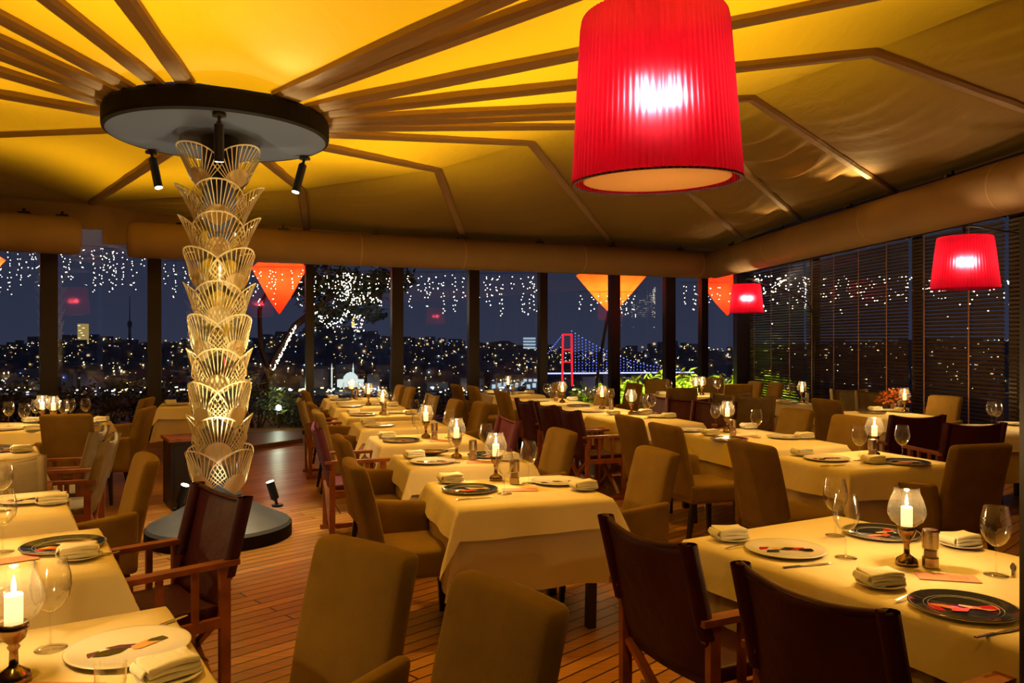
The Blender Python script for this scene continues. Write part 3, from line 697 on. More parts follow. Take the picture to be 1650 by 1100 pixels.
def napkin():
    """linen folded in three: one wrapped sheet with visible layers"""
    e = empty('folded_napkin')
    def lay(hx, hy, hz, zc_, dx, seed):
        def fn(p): 
            return (p.x + dx + .002 * math.sin(p.y * 90 + seed), p.y, p.z + zc_ + .0030 * math.sin(p.x * 45 + seed) * math.cos(p.y * 38 + seed) + .004 * max(0, abs(p.y) / hy) * 0)
        return soft_box(hx, hy, hz, hz * .95, 8, fn)
    for i, (z, dx, hx) in enumerate(((.0075, .0, .058), (.0195, .002, .057), (.0315, -.003, .055))):
        ob('fold', lay(hx, .040, .0068, z, dx, i * 2.1), M_napkin, e, smooth=True, weld=True)
    mb = MB(); mb.grid(lambda u, v: (-.0595 - .0075 * math.sin(PI * u), -.036 + .072 * v, .008 + .024 * u), 8, 10); ob('fold_edge', mb, M_napkin, e, smooth=True, solid=.003)
    return e
def menu_card():
    e = empty('menu_card')
    mb = MB(); mb.box((0, 0, .0008), (.21, .095, .0015)); ob('card', mb, M_menu, e)
    mb = MB()
    for k in range(9): mb.box((.03 + .0075 * k - .02, 0, .0018), (.0012, .05 - .004 * (k % 3), .0002))
    ob('print_lines', mb, M_print, e)
    return e
def knife():
    mb = MB(); n = 14; pr = []
    for i in range(n + 1):
        t = i / n; x = -.11 + .22 * t; wv = (.0055 if t < .42 else .0035 + .0065 * math.sin(PI * min(1, (t - .42) / .56)) ** .7); zt = .005 if t < .42 else .0022; pr.append((x, max(.0008, wv), zt))
    for x, wv, zt in pr: mb.v += [(x, -wv, .0008), (x, wv, .0008), (x, wv * .7, zt), (x, -wv * .7, zt)]
    for i in range(n):
        for k in range(4): mb.f.append((4 * i + k, 4 * i + (k + 1) % 4, 4 * i + 4 + (k + 1) % 4, 4 * i + 4 + k))
    mb.f += [(3, 2, 1, 0), (4 * n, 4 * n + 1, 4 * n + 2, 4 * n + 3)]
    return ob('table_knife', mb, M_steel)
def fork():
    e = empty('table_fork')
    mb = MB(); n = 12
    for i in range(n + 1):
        t = i / n; x = -.10 + .14 * t; wv = .005 if t < .3 else .0028 + .008 * max(0, (t - .6) / .4) ** 1.4; z = .002 + .004 * math.sin(PI * t); mb.v += [(x, -wv, z), (x, wv, z), (x, wv, z + .002), (x, -wv, z + .002)]
    for i in range(n):
        for k in range(4): mb.f.append((4 * i + k, 4 * i + (k + 1) % 4, 4 * i + 4 + (k + 1) % 4, 4 * i + 4 + k))
    mb.f += [(3, 2, 1, 0), (4 * n, 4 * n + 1, 4 * n + 2, 4 * n + 3)]; ob('handle', mb, M_steel, e)
    mb = MB()
    for k in range(4):
        y = -.0087 + .0058 * k; mb.tube([(.036, y * .9, .003), (.06, y, .002), (.085, y, .006)], [.0016, .0015, .0009], 6)
    ob('tines', mb, M_steel, e)
    return e
PROTO = dict(wine=wine_glass(), tumb=tumbler(), candle=candle_lamp(), mill=mill(), dk=plate(True, 1), dr=plate(True, 3), lt=plate(False, 0), lp=plate(False, 2), lb=plate(False, 4),
             side=side_plate(), nap=napkin(), menu=menu_card(), knife=knife(), fork=fork())
TT = .7515   # cloth surface
INFO = {'wine': ('stemmed wine glass', 'wine glass', 'wine glasses'), 'tumb': ('clear water glass', 'glass', 'water glasses'), 'candle': ('lit candle in glass globe', 'candle', 'candle lamps'),
        'mill': ('steel salt mill', 'mill', 'steel mills'), 'dk': ('dark blue plate with bright motif', 'plate', 'dinner plates'), 'dr': ('black plate with red motif', 'plate', 'dinner plates'),
        'lt': ('cream plate with red black motif', 'plate', 'dinner plates'), 'lp': ('cream plate with purple motif', 'plate', 'dinner plates'), 'lb': ('cream plate with black motif', 'plate', 'dinner plates'),
        'side': ('small white side plate', 'plate', 'side plates under napkins'), 'nap': ('folded linen napkin', 'napkin', 'folded napkins'), 'menu': ('pink menu card', 'menu', 'menu cards'),
        'knife': ('silver knife', 'knife', 'table knives'), 'fork': ('silver fork', 'fork', 'table forks')}
SEEN = {}
def item(kind, x, y, rz, where, z=TT):
    base, cat, grp = INFO[kind]; lab = base + ' ' + where
    if len(lab.split()) > 16: lab = lab.replace(' of the ', ' of ').replace(' on the ', ' on ')
    SEEN[lab] = SEEN.get(lab, 0) + 1
    if SEEN[lab] > 1: print('DUP LABEL', lab)
    for t_ in TABLES.values():
        dx_, dy_ = x - t_[0], y - t_[1]; uu = dx_ * math.cos(t_[2]) + dy_ * math.sin(t_[2]); vv = -dx_ * math.sin(t_[2]) + dy_ * math.cos(t_[2])
        if where.endswith(t_[5]):
            m_ = .09 if kind in ('dk', 'dr', 'lt', 'lp', 'lb') else .05
            u2 = max(-t_[3] / 2 + m_, min(t_[3] / 2 - m_, uu)); v2 = max(-t_[4] / 2 + m_, min(t_[4] / 2 - m_, vv))
            if abs(u2 - uu) + abs(v2 - vv) > .001:
                x = t_[0] + u2 * math.cos(t_[2]) - v2 * math.sin(t_[2]); y = t_[1] + u2 * math.sin(t_[2]) + v2 * math.cos(t_[2])
                if abs(u2 - uu) + abs(v2 - vv) > .04: print('MOVED', lab, round(u2 - uu, 3), round(v2 - vv, 3))
    if kind == 'candle':
        light('POINT', 'candle_light', (x, y, z + .236 * 1.08), 7.0, CANDLE, .012)
    return place(PROTO[kind], (x, y, z), rz, lab, grp, cat, {'nap': (1.22,) * 3, 'side': (1.22,) * 3, 'candle': (1.13, 1.13, 1.08), 'mill': (1.12,) * 3}.get(kind))
def nap(x, y, rz, where):
    item('side', x, y, rz, where); item('nap', x, y, rz, where, TT + .0100)
def loc(key, u, v):
    cx, cyy, a, wd, ln, d = TABLES[key]; return cx + u * math.cos(a) - v * math.sin(a), cyy + u * math.sin(a) + v * math.cos(a)
def px(p, q, z=TT): return at(p, q, z)

# nearest centre table (pixels of the photo turned into points on its top)
D = TABLES['C1'][5]; yw = TABLES['C1'][2]
item('dk', *px(757, 790), yw, 'at the left of the ' + D); item('lb', *px(898, 777), yw, 'at the right of the ' + D)
nap(*px(722, 773), yw + .1, 'back left on the ' + D); nap(*px(949, 788), yw + .1, 'right front on the ' + D)
item('candle', *px(799, 773), 0, 'on the ' + D); item('mill', *px(829, 779), 0, 'on the ' + D)
item('wine', *px(813, 795), 0, 'in front of the candle on the ' + D); item('wine', *px(852, 778), 0, 'right of the mill on the ' + D)
item('menu', *px(838, 789), yw - .25, 'on the ' + D); item('knife', *px(765, 803), yw + .15, 'before the blue plate on the ' + D)
def seat2(key, cols, candle=(0, .10), millp=(.09, -.02), glasses=((-.08, -.12), (.16, .02)), menu=False, tum=True, npl=1):
    D = TABLES[key][5]; yw = TABLES[key][2]; wd, ln = TABLES[key][3:5]; hw = wd / 2
    a, b = cols
    rows = [0] if npl == 1 else [-.25 * ln, .25 * ln]
    for i, r in enumerate(rows):
        sfx = '' if npl == 1 else (' front', ' back')[i]
        if a: item(a, *loc(key, -hw + .20, r - .10), yw + PI / 2 + 1.4, 'at the left%s of the %s' % (sfx, D)); nap(*loc(key, -hw + .12, r + .16), yw + .1, 'at the left%s of the %s' % (sfx, D))
        if b: item(b, *loc(key, hw - .20, r + .08), yw + 1.2, 'at the right%s of the %s' % (sfx, D)); nap(*loc(key, hw - .12, r - .18), yw + .1, 'at the right%s of the %s' % (sfx, D))
    if candle: item('candle', *loc(key, *candle), 0, 'on the ' + D)
    if millp: item('mill', *loc(key, *millp), 0, 'on the ' + D)
    for i, g in enumerate(glasses): item('wine', *loc(key, *g), 0, ('left', 'right', 'middle', 'far')[i] + ' on the ' + D)
    if menu: item('menu', *loc(key, .1, -.2), yw - .2, 'on the ' + D)
seat2('C2', ('lt', 'dk'), (-.02, .06), (.07, -.08), ((-.09, -.17), (.19, -.02)), True)
seat2('C3', ('dk', None), (.02, .08), (.07, -.05), ((-.1, -.14), (.22, .0)), True)
seat2('C4', ('lt', None), None, None, ((.16, .05), (.28, -.1)))
seat2('C5', ('dk', 'lb'), (0, -.06), (.01, -.12), ((.14, .1),))
seat2('C6', ('lb', 'lp'), (.03, .1), None, ((.2, .05), (-.06, .12)))
seat2('C7', ('dk', None), (-.05, .06), (.0, -.06), ((-.14, .04), (.1, .14)))
# bottom left table
D = TABLES['L1'][5]; yw = TABLES['L1'][2]
item('lp', *px(208, 1048), yw + .35, 'on the ' + D); nap(*px(272, 1092), yw + .2, 'on the ' + D)
item('candle', *px(22, 1098), 0, 'on the ' + D); item('wine', *px(82, 1045), 0, 'behind the candle on the ' + D); item('tumb', *px(178, 1128), 0, 'on the ' + D)
item('knife', *px(268, 1006), yw + .5, 'behind the plate on the ' + D); item('menu', *px(90, 1112), yw - .6, 'on the ' + D)
item('mill', *px(6, 1003), 0, 'at the far corner of the ' + D)
D = TABLES['L2'][5]; yw = TABLES['L2'][2]
item('dk', *px(102, 881), yw + .2, 'on the ' + D); nap(*px(128, 899), yw - .1, 'before the plate on the ' + D); item('menu', *px(12, 903), yw + .1, 'on the ' + D)
item('wine', *px(4, 889), 0, 'on the ' + D); item('fork', *px(170, 893), yw, 'right of the napkin on the ' + D)
item('candle', *px(-60, 905), 0, 'on the ' + D)
D = TABLES['L3'][5]; yw = TABLES['L3'][2]
item('lt', *px(48, 806), yw, 'on the ' + D); nap(*px(88, 811), yw - .1, 'right of the plate on the ' + D); item('wine', *px(3, 823), 0, 'on the ' + D); item('candle', *px(-40, 806), 0, 'on the ' + D)
D = TABLES['L4'][5]; yw = TABLES['L4'][2]
item('dk', *px(8, 725), yw, 'on the ' + D); nap(*px(36, 728), yw, 'on the ' + D); item('candle', *px(-25, 728), 0, 'on the ' + D)
D = TABLES['L5'][5]; yw = TABLES['L5'][2]
item('wine', *px(14, 687), 0, 'leftmost on the ' + D); item('wine', *px(39, 691), 0, 'second from left on the ' + D); item('wine', *px(58, 682), 0, 'beside the candles on the ' + D)
item('candle', *px(68, 682), 0, 'left of the pair on the ' + D); item('candle', *px(86, 684), 0, 'right of the pair on the ' + D)
item('wine', *px(103, 683), 0, 'behind the chair back on the ' + D); item('wine', *px(122, 677), 0, 'second from right on the ' + D); item('wine', *px(138, 679), 0, 'rightmost on the ' + D)
nap(*px(40, 697), yw, 'front left on the ' + D); nap(*px(168, 679), yw, 'back right on the ' + D); nap(*px(56, 679), yw, 'back left on the ' + D)
item('lt', *px(10, 692), yw, 'at the left of the ' + D); item('dk', *px(150, 685), yw, 'at the right of the ' + D)
seat2('L6', ('lb', None), None, None, ((.1, 0),))
# large right table
D = TABLES['R1'][5]; yw = TABLES['R1'][2]
item('lt', *px(1266, 888), yw - .45, 'at the left of the ' + D); item('dr', *px(1420, 861), yw + .3, 'at the back of the ' + D); item('dr', *px(1552, 981), yw - .6, 'at the right front of the ' + D)
nap(*px(1176, 869), yw - .3, 'at the left end of the ' + D); nap(*px(1419, 943), yw - .3, 'in the front middle of the ' + D); nap(*px(1548, 880), yw - .2, 'at the back right of the ' + D)
item('candle', *px(1461, 909), 0, 'on the ' + D); item('mill', *px(1499, 913), 0, 'on the ' + D)
item('wine', *px(1346, 862), 0, 'farther of the left pair on the ' + D); item('wine', *px(1363, 898), 0, 'nearer of the left pair on the ' + D); item('wine', *px(1605, 926), 0, 'at the right edge of the ' + D)
item('menu', *px(1526, 930), yw - .75, 'on the ' + D); item('knife', *px(1300, 911), yw - .2, 'before the cream plate on the ' + D); item('knife', *px(1612, 1019), yw - .1, 'before the red plate on the ' + D)
item('fork', *px(1197, 880), yw + .0, 'beside the left napkin on the ' + D); item('fork', *px(1468, 960), yw + .12, 'beside the front napkin on the ' + D); item('knife', *px(1632, 918), yw + .5, 'at the back right corner of the ' + D)
D = TABLES['R2'][5]; yw = TABLES['R2'][2]
item('lt', *px(1332, 740), yw, 'at the left of the ' + D); item('dk', *px(1459, 746), yw, 'at the right of the ' + D); nap(*px(1408, 746), yw, 'in front on the ' + D); nap(*px(1291, 733), yw, 'at the far left of the ' + D)
item('candle', *px(1409, 734), 0, 'on the ' + D); item('mill', *px(1405, 739), 0, 'on the ' + D); item('wine', *px(1385, 742), 0, 'left of the candle on the ' + D); item('wine', *px(1454, 741), 0, 'right of the candle on the ' + D)
item('knife', *px(1342, 750), yw, 'on the ' + D)
D = TABLES['R3'][5]; yw = TABLES['R3'][2]
item('dk', *px(1166, 709), yw, 'at the left of the ' + D); item('lb', *px(1265, 705), yw, 'at the right of the ' + D); item('lb', *px(1112, 694), yw, 'at the far left of the ' + D)
nap(*px(1145, 701), yw, 'left front on the ' + D); nap(*px(1300, 706), yw, 'right front on the ' + D); nap(*px(1214, 690), yw, 'at the back of the ' + D)
item('candle', *px(1172, 696), 0, 'on the ' + D); item('mill', *px(1181, 701), 0, 'on the ' + D)
item('wine', *px(1140, 689), 0, 'left of the candle on the ' + D); item('wine', *px(1146, 686), 0, 'behind the leftmost glass on the ' + D); item('wine', *px(1219, 705), 0, 'right of the candle on the ' + D)
item('menu', *px(1205, 702), yw, 'on the ' + D)
D = TABLES['B1'][5]; yw = TABLES['B1'][2]
item('dk', *px(1034, 660), yw, 'at the back of the ' + D); nap(*px(1055, 663), yw, 'behind the glasses on the ' + D); nap(*px(1105, 672), yw, 'at the right of the ' + D); item('lb', *px(1078, 671), yw, 'at the right of the ' + D)
item('candle', *px(1017, 667), 0, 'on the ' + D); item('wine', *px(1043, 674), 0, 'nearer on the ' + D); item('wine', *px(1050, 670), 0, 'farther on the ' + D); nap(*px(984, 667), yw, 'at the left of the ' + D)
D = TABLES['B2'][5]; yw = TABLES['B2'][2]
item('candle', *px(970, 658), 0, 'on the ' + D); item('mill', *px(985, 661), 0, 'on the ' + D); item('wine', *px(984, 657), 0, 'left on the ' + D); item('wine', *px(997, 654), 0, 'right on the ' + D)
item('wine', *px(949, 655), 0, 'leftmost on the ' + D); item('wine', *px(958, 652), 0, 'beside the leftmost on the ' + D); item('lt', *px(955, 663), yw, 'at the left of the ' + D); item('dk', *px(932, 654), yw, 'at the back left of the ' + D)
D = TABLES['B3'][5]; yw = TABLES['B3'][2]
item('candle', *px(906, 648), 0, 'on the ' + D); item('wine', *px(881, 645), 0, 'left on the ' + D); item('wine', *px(892, 643), 0, 'right on the ' + D); nap(*px(932, 645), yw, 'at the right of the ' + D); item('mill', *px(896, 646), 0, 'on the ' + D); item('lb', *px(868, 646), yw, 'at the left of the ' + D)
seat2('B4', ('dk', 'lt'), (-.05, -.1), (.0, -.2), ((-.2, -.05), (.12, .0), (.2, .08)))
D = TABLES['D1'][5]; yw = TABLES['D1'][2]
item('candle', *px(1121, 637), 0, 'left of the pair on the ' + D); item('candle', *px(1131, 636), 0, 'right of the pair on the ' + D); nap(*px(1066, 636), yw, 'at the left of the ' + D); item('wine', *px(1078, 638), 0, 'left on the ' + D); item('wine', *px(1159, 634), 0, 'right on the ' + D); item('wine', *px(1164, 638), 0, 'rightmost on the ' + D)
D = TABLES['D2'][5]; yw = TABLES['D2'][2]
item('candle', *px(1297, 648), 0, 'on the ' + D); item('mill', *px(1303, 650), 0, 'on the ' + D); item('wine', *px(1269, 646), 0, 'left on the ' + D); item('wine', *px(1322, 645), 0, 'right on the ' + D); nap(*px(1270, 651), yw, 'at the left of the ' + D); item('dk', *px(1290, 653), yw, 'at the front of the ' + D)
D = TABLES['D3'][5]; yw = TABLES['D3'][2]
item('candle', *px(1468, 664), 0, 'on the ' + D); item('mill', *px(1458, 663), 0, 'on the ' + D); nap(*px(1498, 663), yw, 'at the right of the ' + D); item('dk', *px(1405, 665), yw, 'at the left of the ' + D); item('lb', *px(1480, 660), yw, 'at the back right of the ' + D); nap(*px(1378, 657), yw, 'at the back left of the ' + D)
D = TABLES['D4'][5]; yw = TABLES['D4'][2]
item('wine', *px(1598, 686), 0, 'left on the ' + D); item('wine', *px(1606, 688), 0, 'right on the ' + D); item('lt', *px(1575, 688), yw, 'at the left of the ' + D); item('lb', *px(1632, 683), yw, 'at the right of the ' + D); item('candle', *px(1655, 688), 0, 'on the ' + D)
# silver dish on the second centre table, orange flowers
x, y = px(692, 733); e = empty('serving_dish', (x, y, TT)); tag(e, 'oval silver dish with lifted rim on the second centre table', 'dish')
mb = MB(); mb.lathe([(.05, 0), (.055, .003), (.11, .022), (.135, .030), (.137, .034), (.10, .026), (.05, .006), (0, .005)], 40); o = ob('bowl', mb, M_bronze, e, smooth=True); o.scale = (1.1, .62, 1)
mb = MB(); mb.tube([(.10, 0, .03), (.17, .02, .05), (.22, .03, .045)], [.004, .004, .008], 8); ob('spoon', mb, M_steel, e)
x, y = px(1440, 660); e = empty('flower_arrangement', (x, y, TT)); tag(e, 'low arrangement of orange petals on the right window table', 'flowers')
mb = MB(); mb.lathe([(.05, 0), (.06, .02), (.075, .07), (.07, .09), (0, .09)], 20); ob('pot', mb, M_bronze, e)
mb = MB(); rnd = random.Random(4)
for i in range(150):
    a = rnd.uniform(0, 2 * PI); el = rnd.uniform(-.1, 1.35); rr = .14 * (.75 + .35 * rnd.random()); c = Vector((rr * math.cos(a) * math.cos(el) * 1.5, rr * math.sin(a) * math.cos(el), .10 + rr * math.sin(el) * 1.15))
    q = Euler((rnd.uniform(-1, 1), rnd.uniform(-1, 1), a)).to_matrix(); L_ = rnd.uniform(.03, .05)
    mb.add([c + q @ Vector(v) for v in ((-L_ * .3, 0, 0), (0, -L_ * .45, .004), (L_ * .7, 0, .012), (0, L_ * .45, .004))], [(0, 1, 2, 3)])
o = ob('petals', mb, M_petal, e, solid=.002); o['kind'] = 'stuff'

# ---------------------------------------------------------------- chairs
def armchair():
    e = empty('armchair')
    def sb(p): return (p.x, p.y, p.z + .012 * (1 - (p.x / .25) ** 2) * (1 - (p.y / .24) ** 2) if p.z > 0 else p.z)
    ob('seat', soft_box(.245, .245, .075, .028, 6, sb, (0, .0, .415)), M_velvet, e, smooth=True, weld=True)
    def bk(p):
        t = (p.z + .29) / .58; bend = -.085 * t - .045 * t * t; taper = 1 - .02 * t
        return (p.x * taper, p.y + bend + .018 * (1 - (p.x / .23) ** 2) * (-1), p.z + .003 * (1 - (p.x / .24) ** 2) * t)
    ob('backrest', soft_box(.232, .045, .29, .034, 10, bk, (0, -.215, .67)), M_velvet, e, smooth=True, weld=True)
    for s in (-1,):          # these chairs carry a single arm, on the sitter's left
        def ar(p, s=s):
            t = (p.y + .20) / .40; top = max(0, (p.z + .05) / .24)
            return (p.x + s * (.010 * t + .030 * top * top), p.y, p.z - .045 * t * top)
        ob('arm', soft_box(.032, .205, .175, .028, 7, ar, (s * .262, -.055, .520)), M_velvet, e, smooth=True, weld=True)
    mb = MB()
    for k in range(2): pass
    for sx_ in (-1, 1):
        for sy_ in (-1, 1):
            mb = MB(); a = Vector((sx_ * .205, sy_ * .20, .345)); b = Vector((sx_ * .215, sy_ * (.215 if sy_ > 0 else .26), 0))
            d = []
            for (p, w_) in ((b, .026), (a, .044)):
                for i, j in ((-1, -1), (1, -1), (1, 1), (-1, 1)): d.append((p.x + i * w_ / 2, p.y + j * w_ / 2, p.z))
            mb.add(d, [(0, 3, 2, 1), (4, 5, 6, 7), (0, 1, 5, 4), (1, 2, 6, 5), (2, 3, 7, 6), (3, 0, 4, 7)]); ob('leg', mb, M_darkwood, e)
    return e
def director(mf):
    e = empty('director_chair'); W = .27
    for s in (-1, 1):
        mb = MB(); mb.box((s * W, .0, .655), (.058, .56, .024)); o = ob('armrest', mb, M_wood, e)
        mb = MB(); mb.box((s * W, .19, .3225), (.030, .045, .64)); ob('front_post', mb, M_wood, e)
        mb = MB(); mb.box((s * W, -.22, .3225), (.030, .045, .64)); ob('rear_post', mb, M_wood, e)
        mb = MB(); mb.box((s * W, -.015, .40), (.026, .38, .045)); ob('side_rail', mb, M_wood, e)
        for yy in (-.09, .06):
            mb = MB(); mb.box((s * W, yy, .533), (.020, .028, .222)); ob('baluster', mb, M_wood, e)
        mb = MB(); mb.box((s * W, -.015, .022), (.036, .50, .034)); ob('foot_rail', mb, M_wood, e)
        mb = MB(); mb.bar((s * (W - .01), -.235, .58), (s * (W - .012), -.315, .90), .026, .040, (0, 1, 0)); ob('back_post', mb, M_wood, e)
        mb = MB(); mb.lathe([(.006, 0), (.006, .01)], 10, c=(0, 0, 0)); 
    for yy in (.165, -.195):
        mb = MB(); mb.bar((-W + .01, yy, .05), (W - .03, yy, .42), .022, .036, (0, 1, 0)); ob('cross_leg', mb, M_wood, e)
        mb = MB(); mb.bar((W - .01, yy - .026, .05), (-W + .03, yy - .026, .42), .022, .036, (0, 1, 0)); ob('cross_leg', mb, M_wood, e)
    mb = MB(); mb.tube([(-W + .02, -.155, .235), (W - .02, -.155, .235)], .006, 6); ob('brace_rod', mb, M_steel, e)
    def st(p): return (p.x, p.y, p.z - .020 * (1 - (p.x / .25) ** 2) * (p.z > -.03))
    ob('seat', soft_box(.238, .205, .034, .018, 7, st, (0, -.01, .435)), mf, e, smooth=True, weld=True)
    def bf(u, v):
        x = (u - .5) * 2 * (W + .005); z = .93 - .50 * v; a = abs(u - .5) * 2; sag = .030 * (1 - a ** 2.2) * (1 - v); y = -.326 + .124 * v + (-.030 * (1 - a * a)) + .005 * math.sin(9 * u + 5 * v)
        return (x, y, z - sag)
    mb = MB(); mb.grid(bf, 18, 14); ob('canvas_back', mb, mf, e, smooth=True, solid=.008)
    for s in (-1, 1):
        mb = MB(); x = s * (W - .010)
        mb.grid(lambda u, v: (x + .028 * math.cos(2 * PI * u), -.3225 + .085 * v + .036 * math.sin(2 * PI * u), .93 - .34 * v), 12, 6); ob('canvas_sleeve', mb, mf, e, smooth=True)
    mb = MB(); mb.grid(lambda u, v: ((u - .5) * 2 * (W - .01), -.318 - .030 * (1 - (2 * u - 1) ** 2) + .012 * math.cos(2 * PI * v), .925 - .030 * (1 - abs(2 * u - 1) ** 2.2) + .012 * math.sin(2 * PI * v)), 18, 8); ob('canvas_hem', mb, mf, e, smooth=True)
    return e
P_arm = armchair(); P_mar = director(M_maroon); P_pl = director(M_plum); P_kh = director(M_khaki)
def chair(kind, p, q, th, label, dx=0, dy=0):
    if kind == 'P': X, Y = at(p, q, .965); off = .335; pr = P_arm; cat = 'armchair'; g = 'olive armchairs'
    else: X, Y = at(p, q, .915); off = .33; pr = {'M': P_mar, 'V': P_pl, 'K': P_kh}[kind]; cat = 'chair'; g = {'M': 'maroon director chairs', 'V': 'plum director chairs', 'K': 'khaki director chairs'}[kind]
    t = R(th); X += -math.sin(t) * off + dx; Y += math.cos(t) * off + dy
    return place(pr, (X, Y, 0), t, label, g, cat)
LF, RF = -71, 109
CH = [
 # centre row, left side
 ('P', 584, 742, LF, 'olive velvet armchair at the left of the nearest centre table', -.04, 0), ('P', 551, 702, LF, 'olive velvet armchair at the left of the second centre table', 0, 0),
 ('V', 508, 688, LF, 'plum canvas director chair seen edge on in the left aisle', 0, 0), ('P', 513, 660, LF, 'olive armchair just behind the plum director chair', 0, 0),
 ('P', 503, 648, LF, 'olive armchair mostly hidden left of the fifth centre table', 0, 0), ('K', 482, 645, LF, 'khaki director chair with orange wooden arms by the low plinth', 0, 0), ('P', 493, 629, LF, 'farthest olive armchair at the left of the centre row', 0, 0),
 # centre row, right side
 ('P', 1045, 722, RF, 'olive armchair facing left at the right of the nearest centre table', .05, 0), ('P', 905, 691, RF, 'olive armchair facing left at the right of the second centre table', .0, 0),
 ('V', 822, 676, RF, 'plum director chair at the right of the third centre table', 0, 0), ('P', 768, 647, RF, 'olive armchair at the right of the fourth centre table', .05, 0), ('P', 727, 643, RF, 'olive armchair at the right of the fifth centre table', .05, 0),
 ('K', 698, 637, RF, 'khaki director chair at the right of the sixth centre table', 0, 0), ('P', 661, 623, RF, 'nearer of two brown chair backs by the farthest centre table', 0, 0), ('P', 645, 620, RF, 'farther of two brown chair backs by the farthest centre table', 0, 0),
 # back row, left side
 ('P', 735, 618, LF, 'tall olive armchair standing by the window post in the back', 0, 0), ('P', 762, 621, LF, 'olive armchair with open seat by the farthest back row table', 0, 0), ('P', 809, 629, LF, 'dark olive armchair left of the three maroon chairs', 0, 0),
 ('M', 843, 645, LF, 'farthest of three maroon director chairs along the back row', 0, 0), ('M', 877, 652, LF, 'middle of three maroon director chairs along the back row', 0, 0), ('M', 914, 660, LF, 'nearest of three maroon director chairs, wooden arms fully visible', 0, 0),
 ('P', 1014, 669, LF, 'olive armchair at the left of the nearest back row table', 0, 0), ('P', 1072, 682, LF, 'olive armchair with visible dark legs left of the long table', 0, 0), ('P', 1211, 711, LF + 2, 'brown olive armchair back at the left of the right table', 0, 0),
 # right side
 ('P', 1268, 658, RF, 'olive armchair facing left across the long right middle table', .10, 0), ('P', 1354, 669, RF, 'olive armchair facing left beside the right table', .10, 0), ('P', 1331, 642, -72, 'dark armchair back left of the orange flower table', 0, 0),
 ('P', 1573, 712, 14, 'dark armchair seen from behind at the right edge', 0, -.05), ('M', 1480, 671, 6, 'left one of two dark maroon chair backs at the right', 0, 0), ('M', 1573, 684, 6, 'right one of two dark maroon chair backs at the right', 0, 0),
 ('P', 1543, 637, 112, 'brown armchair beside the blinds behind the flower table', -.15, 0), ('K', 1368, 628, 178, 'khaki director chair facing forward before the blinds', 0, 0), ('K', 1412, 631, 165, 'brown chair partly behind the orange flowers', 0, 0),
 ('P', 1190, 618, 5, 'dark armchair back under the corner arc lamp', 0, 0), ('P', 1218, 614, 100, 'brown armchair behind the dark one in the corner', 0, 0), ('P', 1241, 616, 95, 'rightmost armchair back in the far corner', .1, 0),
 ('K', 1216, 639, 2, 'khaki director chair back left of the corner lamp table', 0, 0), ('K', 1178, 635, 5, 'khaki director chair back behind the long table candle', 0, 0),
 ('P', 1099, 624, 3, 'large dark armchair back before the shrub table', 0, 0), ('P', 1062, 611, 185, 'dark armchair behind the napkins of the shrub table', 0, .2), ('P', 1146, 608, 178, 'dark armchair behind the candle pair by the shrubs', 0, 0),
 ('P', 1022, 617, RF, 'dark rounded armchair before the lit green shrubs', 0, 0), ('P', 902, 617, RF, 'brown armchair behind the third back row table', 0, 0), ('P', 975, 625, RF, 'brown armchair right of the second back row table', 0, 0),
 ('M', 1064, 639, RF, 'maroon director chair right of the nearest back row table', 0, 0), ('M', 1110, 643, 170, 'maroon director chair at the far end of the long table', 0, 0), ('M', 1152, 648, 140, 'maroon director chair behind the long table candle', 0, 0),
 # left side
 ('P', 107, 666, 9, 'square dark armchair back at the wide left table', 0, 0), ('P', 236, 655, 100, 'olive armchair left of the gold column near windows', 0, 0), ('P', 236, 640, 100, 'dark chair back behind the armchair left of the column', 0, 0),
 ('P', 234, 732, 123, 'olive armchair facing left before the column', 0, 0), ('K', 180, 707, 108, 'nearer khaki director chair with grey canvas edge on the left', 0, 0), ('K', 163, 693, 108, 'farther khaki director chair with grey canvas edge on the left', 0, 0),
 ('K', -14, 742, 28, 'khaki director chair back at the left edge', 0, 0), ('M', 358, 793, 134, 'maroon director chair in front of the column base', 0, 0),
 ('P', 587, 874, 141, 'olive armchair in the front centre, left one of two', 0, 0), ('P', 815, 943, 128, 'olive armchair in the front centre, right one of two', 0, 0),
 ('M', 1034, 858, -64, 'maroon director chair left of the large front right table', 0, 0), ('M', 1297, 951, -61, 'nearest maroon director chair at the bottom right', 0, 0),
]
for c in CH: chair(*c)
# small service cabinet behind the column
e = empty('service_cabinet', (-3.22, 7.95, 0), R(33)); tag(e, 'small dark service cabinet standing behind the gold column', 'cabinet')
mb = MB(); mb.box((0, 0, .34), (.42, .42, .64)); ob('body', mb, M_darkwood, e); mb = MB(); mb.box((0, 0, .675), (.46, .46, .03)); ob('cabinet_top', mb, M_wood, e)
mb = MB(); mb.box((0, -.215, .34), (.36, .012, .56)); ob('cabinet_door', mb, M_darkwood, e)
# dark partition edge at the right of the frame
tn += 1
mb = MB(); mb.box((1.475, 2.18, .985), (.14, .05, 1.97)); struct('wall_partition', mb, M_black)

